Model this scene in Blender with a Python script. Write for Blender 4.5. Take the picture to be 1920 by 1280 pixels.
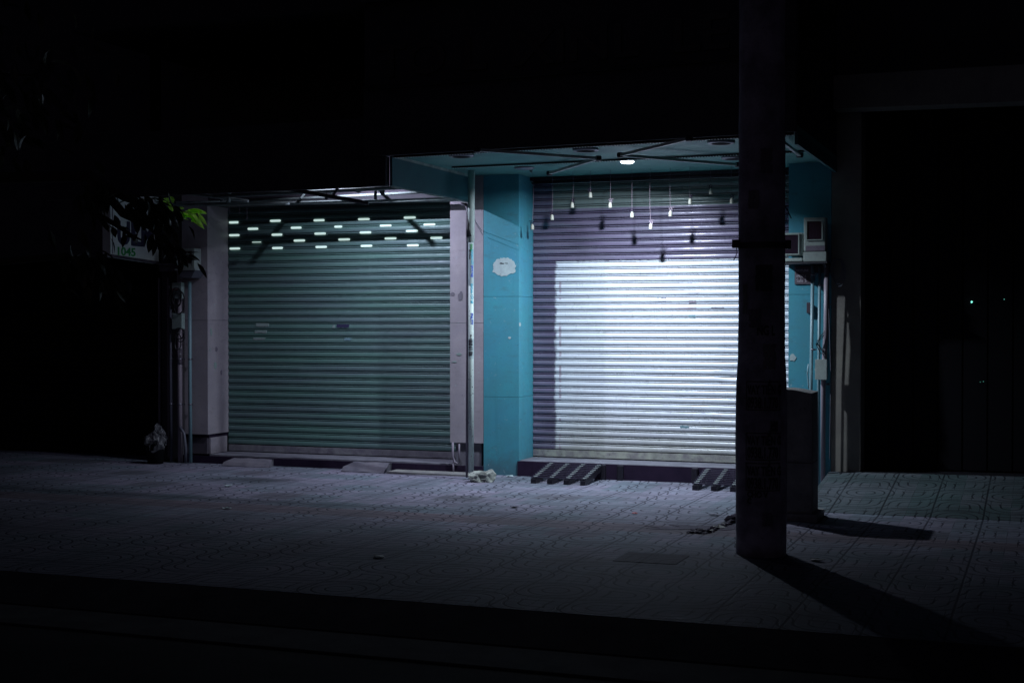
import bpy, bmesh, math, random
from math import radians, sin, cos, pi, tan
from mathutils import Vector, Matrix, noise
random.seed(7)
S = bpy.context.scene
for o in list(bpy.data.objects): bpy.data.objects.remove(o)
COL = S.collection

# ------------------------------------------------------------------ camera
FPX, EYE = 2667.0, 1.55
YAW, PIT = radians(20.6), math.atan(-35/2667.)
CF = Vector((-sin(YAW)*cos(PIT), cos(YAW)*cos(PIT), sin(PIT)))
CR = Vector((cos(YAW), sin(YAW), 0)); CU = CR.cross(CF)
CAM = Vector((5.0, -13.5, EYE))
cd = bpy.data.cameras.new('camera'); cam = bpy.data.objects.new('camera', cd); COL.objects.link(cam)
cd.sensor_width = 36; cd.lens = 50.0; cd.clip_end = 600
cam.matrix_world = Matrix((( CR.x, CU.x, -CF.x, CAM.x), (CR.y, CU.y, -CF.y, CAM.y), (CR.z, CU.z, -CF.z, CAM.z), (0, 0, 0, 1)))
S.camera = cam
def at(px, py, x=None, y=None, z=None):
    """photo pixel (1920 x 1280) -> world point on the plane x=, y= or z="""
    d = CF + CR*((px-960)/FPX) + CU*((640-py)/FPX)
    t = (x-CAM.x)/d.x if x is not None else (y-CAM.y)/d.y if y is not None else (z-CAM.z)/d.z
    return CAM + d*t

# ------------------------------------------------------------------ night sky
w = bpy.data.worlds.new('World'); S.world = w; w.use_nodes = True
nt = w.node_tree; bg = nt.nodes['Background']
sky = nt.nodes.new('ShaderNodeTexSky'); sky.sky_type = 'NISHITA'; sky.sun_disc = False
sky.sun_elevation = radians(-2.8); sky.sun_rotation = radians(200)
mul = nt.nodes.new('ShaderNodeMix'); mul.data_type = 'RGBA'; mul.blend_type = 'MULTIPLY'; mul.inputs[0].default_value = 1
mul.inputs[7].default_value = (.58, .53, .86, 1); nt.links.new(sky.outputs[0], mul.inputs[6]); nt.links.new(mul.outputs[2], bg.inputs[0]); bg.inputs[1].default_value = 0.15
S.view_settings.view_transform = 'Standard'; S.view_settings.look = 'None'
S.view_settings.exposure = 0; S.view_settings.gamma = 1; S.view_settings.use_curve_mapping = False
LAMP_A_W, LAMP_B_W = 102, 47
COL_A, COL_B = (0.76, 0.865, 1.0), (0.74, 0.77, 1.0)

# ------------------------------------------------------------------ node helpers
class NB:
    def __init__(s, name):
        s.m = bpy.data.materials.new(name); s.m.use_nodes = True; s.t = s.m.node_tree
        s.p = s.t.nodes['Principled BSDF']
        s.pos = s.t.nodes.new('ShaderNodeNewGeometry').outputs['Position']
    def n(s, k): return s.t.nodes.new(k)
    def link(s, a, b): s.t.links.new(a, b)
    def put(s, sock, v):
        if v is None: return
        if hasattr(v, 'node'): s.link(v, sock)
        else: sock.default_value = v
    def math(s, op, a, b=None, c=None):
        n = s.n('ShaderNodeMath'); n.operation = op
        for i, v in enumerate((a, b, c)): s.put(n.inputs[i], v) if v is not None else None
        return n.outputs[0]
    def xyz(s, v=None):
        n = s.n('ShaderNodeSeparateXYZ'); s.link(v or s.pos, n.inputs[0]); return n.outputs
    def comb(s, x, y, z=0.0):
        n = s.n('ShaderNodeCombineXYZ')
        for i, v in enumerate((x, y, z)): s.put(n.inputs[i], v)
        return n.outputs[0]
    def noise(s, scale, detail=4, rough=.6, vec=None, stretch=None):
        n = s.n('ShaderNodeTexNoise'); n.inputs['Scale'].default_value = scale
        n.inputs['Detail'].default_value = detail; n.inputs['Roughness'].default_value = rough
        v = vec or s.pos
        if stretch:
            mp = s.n('ShaderNodeMapping'); mp.inputs['Scale'].default_value = stretch; s.link(v, mp.inputs[0]); v = mp.outputs[0]
        s.link(v, n.inputs['Vector']); return n.outputs[0]
    def ramp(s, v, a, b, o0=0., o1=1.):
        n = s.n('ShaderNodeMapRange'); n.inputs[1].default_value = a; n.inputs[2].default_value = b
        n.inputs[3].default_value = o0; n.inputs[4].default_value = o1; s.link(v, n.inputs[0]); return n.outputs[0]
    def mix(s, f, a, b, mode='MIX'):
        n = s.n('ShaderNodeMix'); n.data_type = 'RGBA'; n.blend_type = mode
        s.put(n.inputs[0], f)
        for i, v in ((6, a), (7, b)): s.put(n.inputs[i], (*v, 1) if isinstance(v, tuple) and len(v) == 3 else v)
        return n.outputs[2]
    def bump(s, h, strength=.5, dist=.002):
        n = s.n('ShaderNodeBump'); n.inputs['Strength'].default_value = strength; n.inputs['Distance'].default_value = dist
        s.link(h, n.inputs['Height']); s.link(n.outputs[0], s.p.inputs['Normal'])
    def out(s, col, rough=.6, metal=0., spec=.5):
        s.put(s.p.inputs['Base Color'], (*col, 1) if isinstance(col, tuple) else col)
        s.put(s.p.inputs['Roughness'], rough); s.put(s.p.inputs['Metallic'], metal)
        s.p.inputs['Specular IOR Level'].default_value = spec
        return s.m

def worn(name, c, c2=None, rough=.6, scale=6, fine=90, metal=0., amt=1., grime=None, bump=.35, spec=.5, splash=None):
    """painted / concrete surface: two tones in large clouds, fine grain, specks, drips"""
    b = NB(name); c2 = c2 or tuple(k*.6 for k in c)
    f = b.ramp(b.noise(scale, 6, .65), .38, .68)
    f = b.math('MULTIPLY', f, amt)
    col = b.mix(f, c, c2)
    g = b.noise(fine, 3, .7)
    col = b.mix(.45, col, b.mix(g, (.35,.35,.35), (1.,1.,1.)), 'MULTIPLY') if True else col
    st = b.ramp(b.noise(2.2, 5, .7, stretch=(5, 5, .5)), .55, .75)
    col = b.mix(b.math('MULTIPLY', st, .45), col, tuple(k*.45 for k in c))
    sp = b.ramp(b.noise(38, 2, .5), .70, .73)
    col = b.mix(b.math('MULTIPLY', sp, .7), col, grime or tuple(k*.25 for k in c))
    if splash:      # dirt splashed up from the pavement, chips and rubbed streaks
        z = b.xyz()[2]; m = b.ramp(b.math('SUBTRACT', b.math('MULTIPLY', b.noise(9, 5, .7), .5), z), -.02, .2)
        col = b.mix(b.math('MULTIPLY', m, .75), col, splash)
        rub = b.ramp(b.noise(5, 6, .8, stretch=(1, 1, 3)), .55, .62); col = b.mix(b.math('MULTIPLY', rub, .6), col, tuple(k*.45+.03 for k in c))
        ch = b.ramp(b.noise(17, 5, .8), .625, .645); col = b.mix(b.math('MULTIPLY', ch, .6), col, (.30, .42, .44))
        b_l = b.ramp(b.noise(2.3, 6, .75), .42, .60); col = b.mix(b.math('MULTIPLY', b_l, .55), col, tuple(k*.62+.02 for k in c))
    b.bump(g, bump, .0015)
    r = b.ramp(g, .3, .7, rough-.08, min(1, rough+.12))
    return b.out(col, r, metal, spec)

def flat(name, c, rough=.5, metal=0., spec=.5):
    b = NB(name); g = b.noise(60, 3, .6)
    col = b.mix(g, tuple(k*.7 for k in c), tuple(min(1, k*1.25) for k in c))
    b.bump(g, .15, .001)
    return b.out(col, rough, metal, spec)

def glow(name, c, strength):
    m = bpy.data.materials.new(name); m.use_nodes = True; p = m.node_tree.nodes['Principled BSDF']
    p.inputs['Base Color'].default_value = (*[k*.5 for k in c], 1)
    p.inputs['Emission Color'].default_value = (*c, 1); p.inputs['Emission Strength'].default_value = strength
    return m

# ------------------------------------------------------------------ mesh helpers
def BM(): return bmesh.new()
def box(bm, x0, x1, y0, y1, z0, z1, bev=0.):
    r = bmesh.ops.create_cube(bm, size=1)
    for v in r['verts']:
        v.co = Vector(((x0+x1)/2 + v.co.x*(x1-x0), (y0+y1)/2 + v.co.y*(y1-y0), (z0+z1)/2 + v.co.z*(z1-z0)))
    if bev > 0:
        es = list({e for v in r['verts'] for e in v.link_edges})
        bmesh.ops.bevel(bm, geom=es, offset=bev, segments=2, affect='EDGES', profile=.6)
    return bm
def tube(bm, pts, r, seg=10, cap=True):
    pts = [Vector(p) for p in pts]; n = len(pts); rs = r if isinstance(r, (list, tuple)) else [r]*n
    rings = []; prev = None
    for i, p in enumerate(pts):
        t = (pts[min(i+1, n-1)] - pts[max(i-1, 0)]).normalized()
        if prev is None:
            a = Vector((0, 0, 1)) if abs(t.z) < .9 else Vector((1, 0, 0))
            u = t.cross(a).normalized()
        else:
            u = (prev - t*prev.dot(t)).normalized()
        prev = u; v = t.cross(u)
        rings.append([bm.verts.new(p + (u*cos(2*pi*k/seg) + v*sin(2*pi*k/seg))*rs[i]) for k in range(seg)])
    for a, b in zip(rings, rings[1:]):
        for k in range(seg):
            bm.faces.new((a[k], a[(k+1) % seg], b[(k+1) % seg], b[k])).smooth = seg > 6
    if cap:
        bm.faces.new(rings[0][::-1]); bm.faces.new(rings[-1])
    return bm
def bar(bm, a, b, w, h):
    """rectangular bar from a to b (w across, h up)"""
    a, b = Vector(a), Vector(b); t = (b-a).normalized()
    u = t.cross(Vector((0, 0, 1)));  u = Vector((1, 0, 0)) if u.length < .01 else u.normalized(); v = u.cross(t)
    q = [[bm.verts.new(p + u*sx*w/2 + v*sz*h/2) for sx, sz in ((-1,-1), (1,-1), (1,1), (-1,1))] for p in (a, b)]
    for k in range(4): bm.faces.new((q[0][k], q[0][(k+1) % 4], q[1][(k+1) % 4], q[1][k]))
    bm.faces.new(q[0][::-1]); bm.faces.new(q[1]); return bm
def prism(bm, poly, d):
    """polygon (list of points) pushed along vector d"""
    a = [bm.verts.new(Vector(p)) for p in poly]; b = [bm.verts.new(Vector(p)+Vector(d)) for p in poly]; n = len(a)
    bm.faces.new(a); bm.faces.new(b[::-1])
    for k in range(n): bm.faces.new((a[k], b[k], b[(k+1) % n], a[(k+1) % n]))
    return bm
def lathe(bm, c, prof, seg=24):
    rings = [[bm.verts.new(Vector(c) + Vector((r*cos(2*pi*k/seg), r*sin(2*pi*k/seg), z))) for k in range(seg)] for r, z in prof]
    for a, b in zip(rings, rings[1:]):
        for k in range(seg): bm.faces.new((a[k], a[(k+1) % seg], b[(k+1) % seg], b[k])).smooth = True
    bm.faces.new(rings[0][::-1]); bm.faces.new(rings[-1]); return bm
def wob(bm, amp, sc, seed=0.):
    for v in bm.verts: v.co += noise.noise_vector(v.co*sc + Vector((seed, seed, seed)))*amp
    return bm

def tag(o, label=None, cat=None, group=None, kind=None):
    if label: o['label'] = label
    if cat: o['category'] = cat; o['kind'] = 'thing'
    if group: o['group'] = group
    if kind: o['kind'] = kind
    return o
def wloc(o):
    v = Vector((0, 0, 0))
    while o: v += o.location; o = o.parent
    return v
def obj(name, bm, m, parent=None, base=None, label=None):
    """link ONE mesh object; vertices are given in world space"""
    bmesh.ops.recalc_face_normals(bm, faces=bm.faces[:])
    me = bpy.data.meshes.new(name); bm.to_mesh(me); bm.free()
    o = bpy.data.objects.new(name, me); me.materials.append(m); COL.objects.link(o)
    if parent:
        o.parent = parent; me.transform(Matrix.Translation(-wloc(parent)))
    elif base is not None:
        o.location = base; me.transform(Matrix.Translation(-Vector(base)))
    if label: o['label'] = label
    return o
def thing(name, label, cat, loc=(0, 0, 0), group=None):
    o = bpy.data.objects.new(name, None); o.empty_display_size = .1; COL.objects.link(o); o.location = loc
    return tag(o, label, cat, group)
def struct(name, bm, m, base=None): return tag(obj(name, bm, m, None, base), kind='structure')
def dup(root, loc, label):
    r = root.copy(); COL.objects.link(r); r.location = loc; r['label'] = label
    for ch in list(root.children):
        c = ch.copy(); COL.objects.link(c); c.parent = r
        for g in ch.children:
            d = g.copy(); COL.objects.link(d); d.parent = c
    return r

def text_mesh(body, size, ext=.001, bold=.0, sx=1.):
    cu = bpy.data.curves.new('t', 'FONT'); cu.body = body; cu.size = size; cu.extrude = ext; cu.offset = bold
    cu.align_x = 'LEFT'; cu.resolution_u = 3
    t = bpy.data.objects.new('t', cu); COL.objects.link(t)
    me = bpy.data.meshes.new_from_object(t.evaluated_get(bpy.context.evaluated_depsgraph_get()))
    bpy.data.objects.remove(t); bpy.data.curves.remove(cu)
    bm = bmesh.new(); bm.from_mesh(me); bpy.data.meshes.remove(me)
    for v in bm.verts: v.co.x *= sx
    return bm
def text_plane(bm, origin, right, up):
    """lay flat text (x right, y up) on a plane"""
    o, r, u = Vector(origin), Vector(right).normalized(), Vector(up).normalized(); n = r.cross(u)
    for v in bm.verts: v.co = o + r*v.co.x + u*v.co.y + n*v.co.z
    return bm
def text_wrap(bm, cx, cy, r, ang, z, turn=False):
    """bend text round a vertical cylinder; ang is the facing direction, turn=True reads downwards"""
    bmesh.ops.subdivide_edges(bm, edges=[e for e in bm.edges if e.calc_length() > r*.35], cuts=2)
    for v in bm.verts:
        x, y, d = v.co
        if turn: x, y = y, -x
        a = ang + x/r
        v.co = Vector((cx + (r+.0008+d)*cos(a), cy + (r+.0008+d)*sin(a), z + y))
    return bm

# ------------------------------------------------------------------ materials
def pavement_mat(name='sidewalk_tiles', dim=1., tint=(1., .9, 1.)):
    b = NB(name); T = .4
    X = b.xyz(); ux, uy = b.math('DIVIDE', b.math('ADD', X[0], .06), T), b.math('DIVIDE', b.math('ADD', X[1], .11), T)
    cell = b.comb(b.math('FLOOR', ux), b.math('FLOOR', uy))
    wn = b.n('ShaderNodeTexWhiteNoise'); wn.noise_dimensions = '3D'; b.link(cell, wn.inputs[0]); rnd = wn.outputs[0]
    wc = b.xyz(wn.outputs[1])
    u, v = b.math('FRACT', ux), b.math('FRACT', uy)
    flip = b.math('GREATER_THAN', rnd, .5)
    uf = b.math('ABSOLUTE', b.math('SUBTRACT', flip, u))
    def dist(a, c): return b.math('SQRT', b.math('ADD', b.math('MULTIPLY', a, a), b.math('MULTIPLY', c, c)))
    d = b.math('MINIMUM', dist(uf, v), dist(b.math('SUBTRACT', 1., uf), b.math('SUBTRACT', 1., v)))
    def line(t, n, wd):
        k = b.math('ABSOLUTE', b.math('SUBTRACT', b.math('FRACT', b.math('MULTIPLY', t, n)), .5))
        return b.ramp(k, .5-wd, .5-wd*.45)       # 1 on the groove
    ring = line(d, 5., .115)
    wave = b.math('ADD', v, 0.0)
    fine = b.math('MULTIPLY', line(wave, 5., .05), .42)
    tick = b.math('MULTIPLY', b.math('MULTIPLY', line(u, 5., .05), b.math('GREATER_THAN', d, .60)), .7)
    edge = b.math('MAXIMUM', line(b.math('ADD', u, .5), 1., .024), line(b.math('ADD', v, .5), 1., .020))
    seam = b.math('GREATER_THAN', b.noise(1.1, 2, .5), .38)
    g = b.math('MAXIMUM', b.math('MAXIMUM', ring, fine), b.math('MAXIMUM', tick, b.math('MULTIPLY', edge, b.math('ADD', .75, b.math('MULTIPLY', seam, .25)))))
    base = b.mix(wc[1], (.175, .22, .26), (.28, .265, .345))
    redrow = b.math('MULTIPLY', b.math('GREATER_THAN', X[1], -3.31), b.math('LESS_THAN', X[1], -2.91))
    base = b.mix(b.math('MULTIPLY', redrow, .75), base, (.19, .14, .155))
    odd = b.math('GREATER_THAN', wc[2], .955)
    base = b.mix(b.math('MULTIPLY', odd, .5), base, (.10, .09, .10))
    st = b.ramp(b.noise(.9, 6, .65), .42, .72)
    base = b.mix(b.math('MULTIPLY', st, .7), base, (.10, .10, .125))
    st2 = b.ramp(b.noise(5, 6, .7), .55, .7)
    base = b.mix(b.math('MULTIPLY', st2, .45), base, (.12, .105, .12))
    road = b.ramp(b.math('ADD', X[1], b.math('MULTIPLY', b.noise(.7, 5, .7), 3.2)), -3.2, .8)      # blotchy darkening towards the road, light falloff put into the tile colour
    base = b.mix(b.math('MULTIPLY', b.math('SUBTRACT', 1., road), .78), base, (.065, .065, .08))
    gr = b.noise(75, 3, .8)
    base = b.mix(.6, base, b.mix(gr, (.2, .2, .2), (1.3, 1.3, 1.3)), 'MULTIPLY')
    sp = b.ramp(b.noise(26, 3, .6), .69, .72)
    base = b.mix(b.math('MULTIPLY', sp, .7), base, (.03, .03, .035))
    base = b.mix(b.math('MULTIPLY', g, .80), base, (.014, .013, .022))
    if dim < 1: base = b.mix(1., base, tuple(dim*k for k in tint), 'MULTIPLY')
    h = b.math('SUBTRACT', b.math('MULTIPLY', gr, .25), g)
    h = b.math('ADD', h, b.math('MULTIPLY', rnd, .6))
    b.bump(h, .55, .004)
    return b.out(base, b.ramp(gr, .3, .7, .7, .95), 0, .07)
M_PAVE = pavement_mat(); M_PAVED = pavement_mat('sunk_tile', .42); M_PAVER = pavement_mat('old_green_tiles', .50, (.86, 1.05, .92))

def shutter_mat(name, kind):
    b = NB(name); X = b.xyz()
    g = b.noise(75, 3, .75); cl = b.noise(3, 6, .7); slat = b.noise(1, 4, .7, stretch=(1.1, .01, 30.))
    if kind == 'white':
        col = b.mix(b.ramp(cl, .35, .7), (.175, .145, .235), (.10, .088, .145))
        col = b.mix(b.math('MULTIPLY', b.ramp(slat, .4, .7), .5), col, (.23, .25, .29))
        edge = b.math('MULTIPLY', b.math('SUBTRACT', b.noise(14, 4, .7), .5), .10)
        xe = b.math('ADD', X[0], edge); ze = b.math('ADD', X[2], b.math('MULTIPLY', edge, .5))
        m1 = b.math('MULTIPLY', b.ramp(xe, .235, .262), b.math('LESS_THAN', ze, 2.185))
        # the paint thins towards the foot of the curtain where it is scuffed
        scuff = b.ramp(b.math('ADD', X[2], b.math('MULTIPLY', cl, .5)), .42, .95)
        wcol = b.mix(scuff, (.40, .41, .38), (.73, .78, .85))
        wcol = b.mix(b.math('MULTIPLY', b.ramp(slat, .48, .72), .45), wcol, (.50, .50, .62))
        wcol = b.mix(b.math('MULTIPLY', b.ramp(b.noise(6, 6, .75, stretch=(1, .1, 2.5)), .58, .72), .45), wcol, (.40, .38, .47))
        col = b.mix(m1, col, wcol)
        col = b.mix(b.math('GREATER_THAN', X[1], .4345), col, (.085, .055, .14))       # shade in the slat grooves, painted dark purple
        m2 = b.math('MULTIPLY', b.math('GREATER_THAN', X[0], .216), b.math('MULTIPLY', b.math('LESS_THAN', X[2], 2.995), b.math('GREATER_THAN', X[2], 2.722)))
        col = b.mix(b.math('MULTIPLY', m2, .85), col, (.21, .28, .26))
        # tape remains down the left margin of the painted field
        tape = b.math('MULTIPLY', b.math('MULTIPLY', b.math('GREATER_THAN', X[0], .288), b.math('LESS_THAN', X[0], .312)), b.math('GREATER_THAN', b.noise(9, 4, .7, stretch=(.2, .2, 1.6)), .53))
        col = b.mix(b.math('MULTIPLY', b.math('MULTIPLY', tape, m1), .65), col, (.33, .22, .30))
    else:
        hue = b.noise(.8, 4, .6, stretch=(.6, .01, 9.))
        col = b.mix(b.ramp(hue, .36, .64), (.085, .190, .160), (.095, .145, .16))
        col = b.mix(b.math('MULTIPLY', b.ramp(slat, .45, .7), .5), col, (.13, .22, .195))
        col = b.mix(b.math('MULTIPLY', b.ramp(cl, .5, .75), .22), col, (.07, .09, .11))
    sp = b.ramp(b.noise(30, 4, .6), .70, .74)
    col = b.mix(b.math('MULTIPLY', sp, .6), col, (.06, .05, .08))
    dr = b.ramp(b.noise(3, 5, .75, stretch=(9, .1, 1.1)), .60, .78)
    col = b.mix(b.math('MULTIPLY', dr, .30), col, (.10, .09, .13))
    col = b.mix(.3, col, b.mix(g, (.4, .4, .4), (1.15, 1.15, 1.15)), 'MULTIPLY')
    b.bump(b.math('ADD', b.math('MULTIPLY', g, .25), b.noise(7, 3, .6, stretch=(1, 1, 3))), .35, .003)
    r0, r1 = (.25, .48) if kind == 'white' else (.42, .66)
    return b.out(col, b.ramp(b.noise(12, 4, .7), .35, .7, r0, r1), .12, .5)
M_SHW = shutter_mat('white_painted_shutter', 'white')
M_SHG = shutter_mat('green_grey_shutter', 'green')
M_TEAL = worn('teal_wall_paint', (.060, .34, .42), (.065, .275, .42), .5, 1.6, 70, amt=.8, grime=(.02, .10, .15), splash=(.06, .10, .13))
M_SOFF = worn('teal_green_soffit', (.09, .32, .29), (.07, .23, .23), .55, 3, 120, grime=(.03, .06, .06))
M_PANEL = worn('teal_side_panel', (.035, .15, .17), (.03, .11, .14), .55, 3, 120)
M_GREY = worn('grey_stone_cladding', (.42, .385, .42), (.28, .26, .31), .5, 2.4, 70, grime=(.09, .08, .1), splash=(.12, .11, .13))
M_GREYD = worn('grey_plinth', (.17, .16, .19), (.09, .09, .12), .8, 5, 90)
M_BAND = worn('grey_plaster_band', (.115, .10, .12), (.07, .065, .085), .95, 4, 100, spec=.04)
M_BEIGE = worn('beige_plaster', (.25, .24, .21), (.18, .17, .16), .8, 3, 110)
M_CONC = worn('concrete', (.26, .26, .25), (.15, .15, .16), .85, 6, 70, bump=.8)
M_PALEC = worn('pale_mortar', (.38, .41, .37), (.2, .21, .2), .9, 14, 60, bump=1.)
M_POLE = worn('stained_pole_concrete', (.42, .40, .47), (.15, .145, .19), .85, 4.5, 45, bump=1., spec=.2)
M_INK = flat('stencil_ink', (.03, .03, .04), .8)
M_DARK = worn('dark_render', (.055, .055, .066), (.035, .035, .045), .8, 3, 60)
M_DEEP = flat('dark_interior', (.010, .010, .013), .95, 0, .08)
M_RISER = worn('dark_painted_riser', (.030, .018, .042), (.018, .012, .03), .7, 5, 80, spec=.12)
M_SILL = worn('grey_sill', (.20, .20, .235), (.12, .12, .15), .7, 7, 80)
M_LBAR = worn('pale_bottom_rail', (.40, .42, .36), (.20, .18, .21), .5, 11, 90, metal=.1)
M_LBARD = worn('grey_bottom_rail', (.24, .24, .26), (.14, .13, .17), .5, 11, 90, metal=.1)
M_STEEL = flat('worn_dark_steel', (.035, .032, .045), .45, .6)
M_SLAT = flat('purple_grey_slat_steel', (.06, .05, .085), .6, .2, .2)
M_STEELG = flat('grey_steel', (.18, .18, .22), .4, .6)
M_WHITE = worn('white_painted_tube', (.50, .54, .52), (.36, .38, .38), .45, 12, 120, grime=(.08, .05, .06))
M_PIPEW = worn('pale_green_pole_paint', (.66, .80, .74), (.55, .64, .62), .45, 9, 120, grime=(.05, .03, .05))
M_FRAME = worn('awning_frame_paint', (.40, .49, .46), (.24, .27, .27), .7, 9, 120, spec=.1)
M_PVC = flat('blue_grey_pvc', (.16, .27, .31), .4)
M_PVCP = flat('mauve_grey_pvc', (.25, .22, .26), .4)
M_PVCD = flat('dark_grey_conduit', (.085, .09, .12), .5)
M_BOX = worn('pale_meter_plastic', (.42, .50, .47), (.34, .40, .39), .4, 9, 120)
M_BOXG = flat('grey_green_box_plastic', (.22, .29, .28), .45)
M_GLASS = flat('dark_meter_glass', (.022, .014, .026), .2)
M_MAUVE = flat('mauve_grey_plastic', (.16, .14, .18), .5)
M_BELL = flat('cream_bell_tag', (.40, .40, .34), .5)
M_CORD = flat('mauve_cord', (.22, .17, .21), .8)
M_BLACK = flat('black_rubber', (.012, .012, .016), .5)
M_LED = flat('clear_led_beads', (.8, .85, .88), .3)
M_SIGNW = worn('pale_green_sign_face', (.78, .86, .82), (.68, .76, .73), .5, 7, 100)
M_SIGNK = flat('navy_sign_letters', (.03, .03, .075), .5)
M_SIGNG = flat('green_sign_digits', (.01, .30, .06), .5)
M_RED = flat('dull_red_ink', (.35, .05, .06), .6)
M_TXT = flat('pale_lettering', (.36, .33, .38), .5)
M_PLATE = flat('brown_grey_plate', (.055, .04, .055), .5)
M_PAPER = worn('torn_white_paper', (.46, .58, .58), (.38, .48, .5), .7, 12, 100)
M_BLUEI = flat('blue_sticker_ink', (.05, .10, .48), .5)
M_CYANI = flat('cyan_sticker_ink', (.03, .38, .55), .5)
M_BARK = worn('bark', (.06, .045, .03), (.03, .025, .02), .9, 9, 50, bump=1.)
M_ROAD = worn('asphalt', (.028, .028, .03), (.018, .018, .02), .9, 2, 90, bump=.9, spec=.05)
M_KERB = worn('kerb_concrete', (.06, .06, .062), (.035, .035, .04), .9, 4, 70, bump=.8, spec=.03)
M_BAG = None
def leaf_mat(name, c, tr):
    m = bpy.data.materials.new(name); m.use_nodes = True; t = m.node_tree; p = t.nodes['Principled BSDF']
    p.inputs['Base Color'].default_value = (*c, 1); p.inputs['Roughness'].default_value = .45
    n = t.nodes.new('ShaderNodeTexNoise'); n.inputs['Scale'].default_value = 14
    mx = t.nodes.new('ShaderNodeMix'); mx.data_type = 'RGBA'; mx.inputs[6].default_value = (*c, 1); mx.inputs[7].default_value = (c[0]*2.4, c[1]*1.2, c[2]*.5, 1)
    t.links.new(n.outputs[0], mx.inputs[0]); t.links.new(mx.outputs[2], p.inputs['Base Color'])
    if tr:
        tl = t.nodes.new('ShaderNodeBsdfTranslucent'); ms = t.nodes.new('ShaderNodeMixShader'); ms.inputs[0].default_value = tr
        t.links.new(mx.outputs[2], tl.inputs[0]); t.links.new(p.outputs[0], ms.inputs[1]); t.links.new(tl.outputs[0], ms.inputs[2])
        t.links.new(ms.outputs[0], t.nodes['Material Output'].inputs[0])
    return m
M_LEAF = leaf_mat('dark_leaves', (.014, .028, .012), 0)
M_LEAFL = leaf_mat('lit_green_leaves', (.36, 1., .18), .65)  # brighter copy of the tree's leaves, lamp light put into the colour

# ================================================================== GROUND
bm = BM()
box(bm, -40, 40, -6.30, .6, -.30, 0)
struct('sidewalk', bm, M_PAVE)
bm = BM(); prism(bm, [(-40, -6.30, -.001), (-40, -6.62, -.12), (-40, -6.62, -.3), (-40, -6.30, -.3)], (80, 0, 0))
struct('kerb', bm, M_KERB)
bm = BM(); box(bm, -40, 40, -7.05, -6.62, -.3, -.128)
struct('gutter', bm, M_KERB)
bm = BM(); box(bm, -300, 300, -300, -7.05, -.5, -.14); struct('road', bm, M_ROAD)
bm = BM(); box(bm, -300, 300, -7.05, 300, -.6, -.305); struct('ground', bm, M_DARK)

# ================================================================== SHOP BUILDING (teal, right)
YS = .43              # plane of both shutters
def curtain(x0, x1, z0, z1, pitch, dep=.015, gap=.016, seed=0, dents=()):
    """roller shutter curtain: broad convex slats with a thin interlock bead between them"""
    prof = []
    n = int(round((z1-z0)/pitch)); pitch = (z1-z0)/n
    for i in range(n):
        zb = z0+i*pitch
        for k in range(8):
            t = k/7; prof.append((zb + pitch*(.045+.63*t), -dep*(.62+.38*sin(pi*t)) - .003*(1-t)))
        prof.append((zb+pitch*.69, gap)); prof.append((zb+pitch*.755, gap))
        for k in range(4):
            t = k/3; prof.append((zb + pitch*(.77+.14*t), -dep*(.42+.28*sin(pi*t))))
        prof.append((zb+pitch*.925, gap)); prof.append((zb+pitch*.985, gap))
    bm = BM(); nx = 90; rows = []
    for i in range(nx+1):
        x = x0+(x1-x0)*i/nx; col = []
        for z, y in prof:
            wv = noise.noise(Vector((x*1.3, z*2.2, seed)))*.004 + noise.noise(Vector((x*5, round(z/pitch)*3.1, seed+4)))*.0016
            zz = z + noise.noise(Vector((x*.9, round(z/pitch)*1.7, seed+9)))*.0012
            for dx, dz, dr, da in dents:
                q = math.hypot((x-dx)/1.8, z-dz)/dr
                if q < 1: wv += da*(1-q*q)**2; zz -= da*.5*(1-q*q)**2
            col.append(bm.verts.new((x, YS+y+wv, zz)))
        rows.append(col)
    for a, b in zip(rows, rows[1:]):
        for k in range(len(prof)-1):
            bm.faces.new((a[k], b[k], b[k+1], a[k+1])).smooth = (k % 16) < 7
    return bm

shop = thing('shop_building', 'teal painted shop front with the brightly lit white roller shutter under a wide flat canopy', 'building', (1.35, 0, 0))
bm = BM(); box(bm, -.384, 0, 0, .9, 0, .795)
for z0, z1 in ((.798, 1.815), (1.818, 3.05)): box(bm, -.384, 0, 0, .9, z0, z1)
obj('pillar', bm, M_TEAL, shop)
bm = BM(); box(bm, 2.717, 3.113, 0, .9, 0, .795)
for z0, z1 in ((.798, 1.815), (1.818, 3.05)): box(bm, 2.717, 3.113, 0, .9, z0, z1)
obj('pillar', bm, M_TEAL, shop)
bm = BM(); box(bm, .002, 2.715, .015, .6, 0, .157, .006); obj('threshold', bm, M_SILL, shop)
bm = BM(); box(bm, -.012, 2.716, -.012, .013, 0, .150); obj('riser', wob(bm, .002, 3), M_RISER, shop)
sh = obj('roller_shutter', curtain(.002, 2.715, .245, 3.05, .0722, dents=((2.1, 1.03, .10, .012), (1.9, .62, .08, -.006), (1.2, 2.4, .3, .003))), M_SHW, shop)
bm = BM(); box(bm, .004, 2.713, YS-.016, YS+.004, .168, .238, .002)
for k in range(9):
    x = .14+k*.31+random.uniform(-.02, .02); box(bm, x, x+.012, YS-.020, YS-.0165, .19, .202)
obj('bottom_rail', bm, M_LBAR, sh)
bm = BM(); box(bm, .0, 2.717, YS-.02, YS+.05, 3.0, 3.045); box(bm, .0, 2.717, YS-.10, YS-.06, 3.015, 3.048)
box(bm, .0, 2.717, YS-.055, YS-.035, 2.985, 3.0)
obj('shutter_box', bm, M_STEEL, shop)
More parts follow.
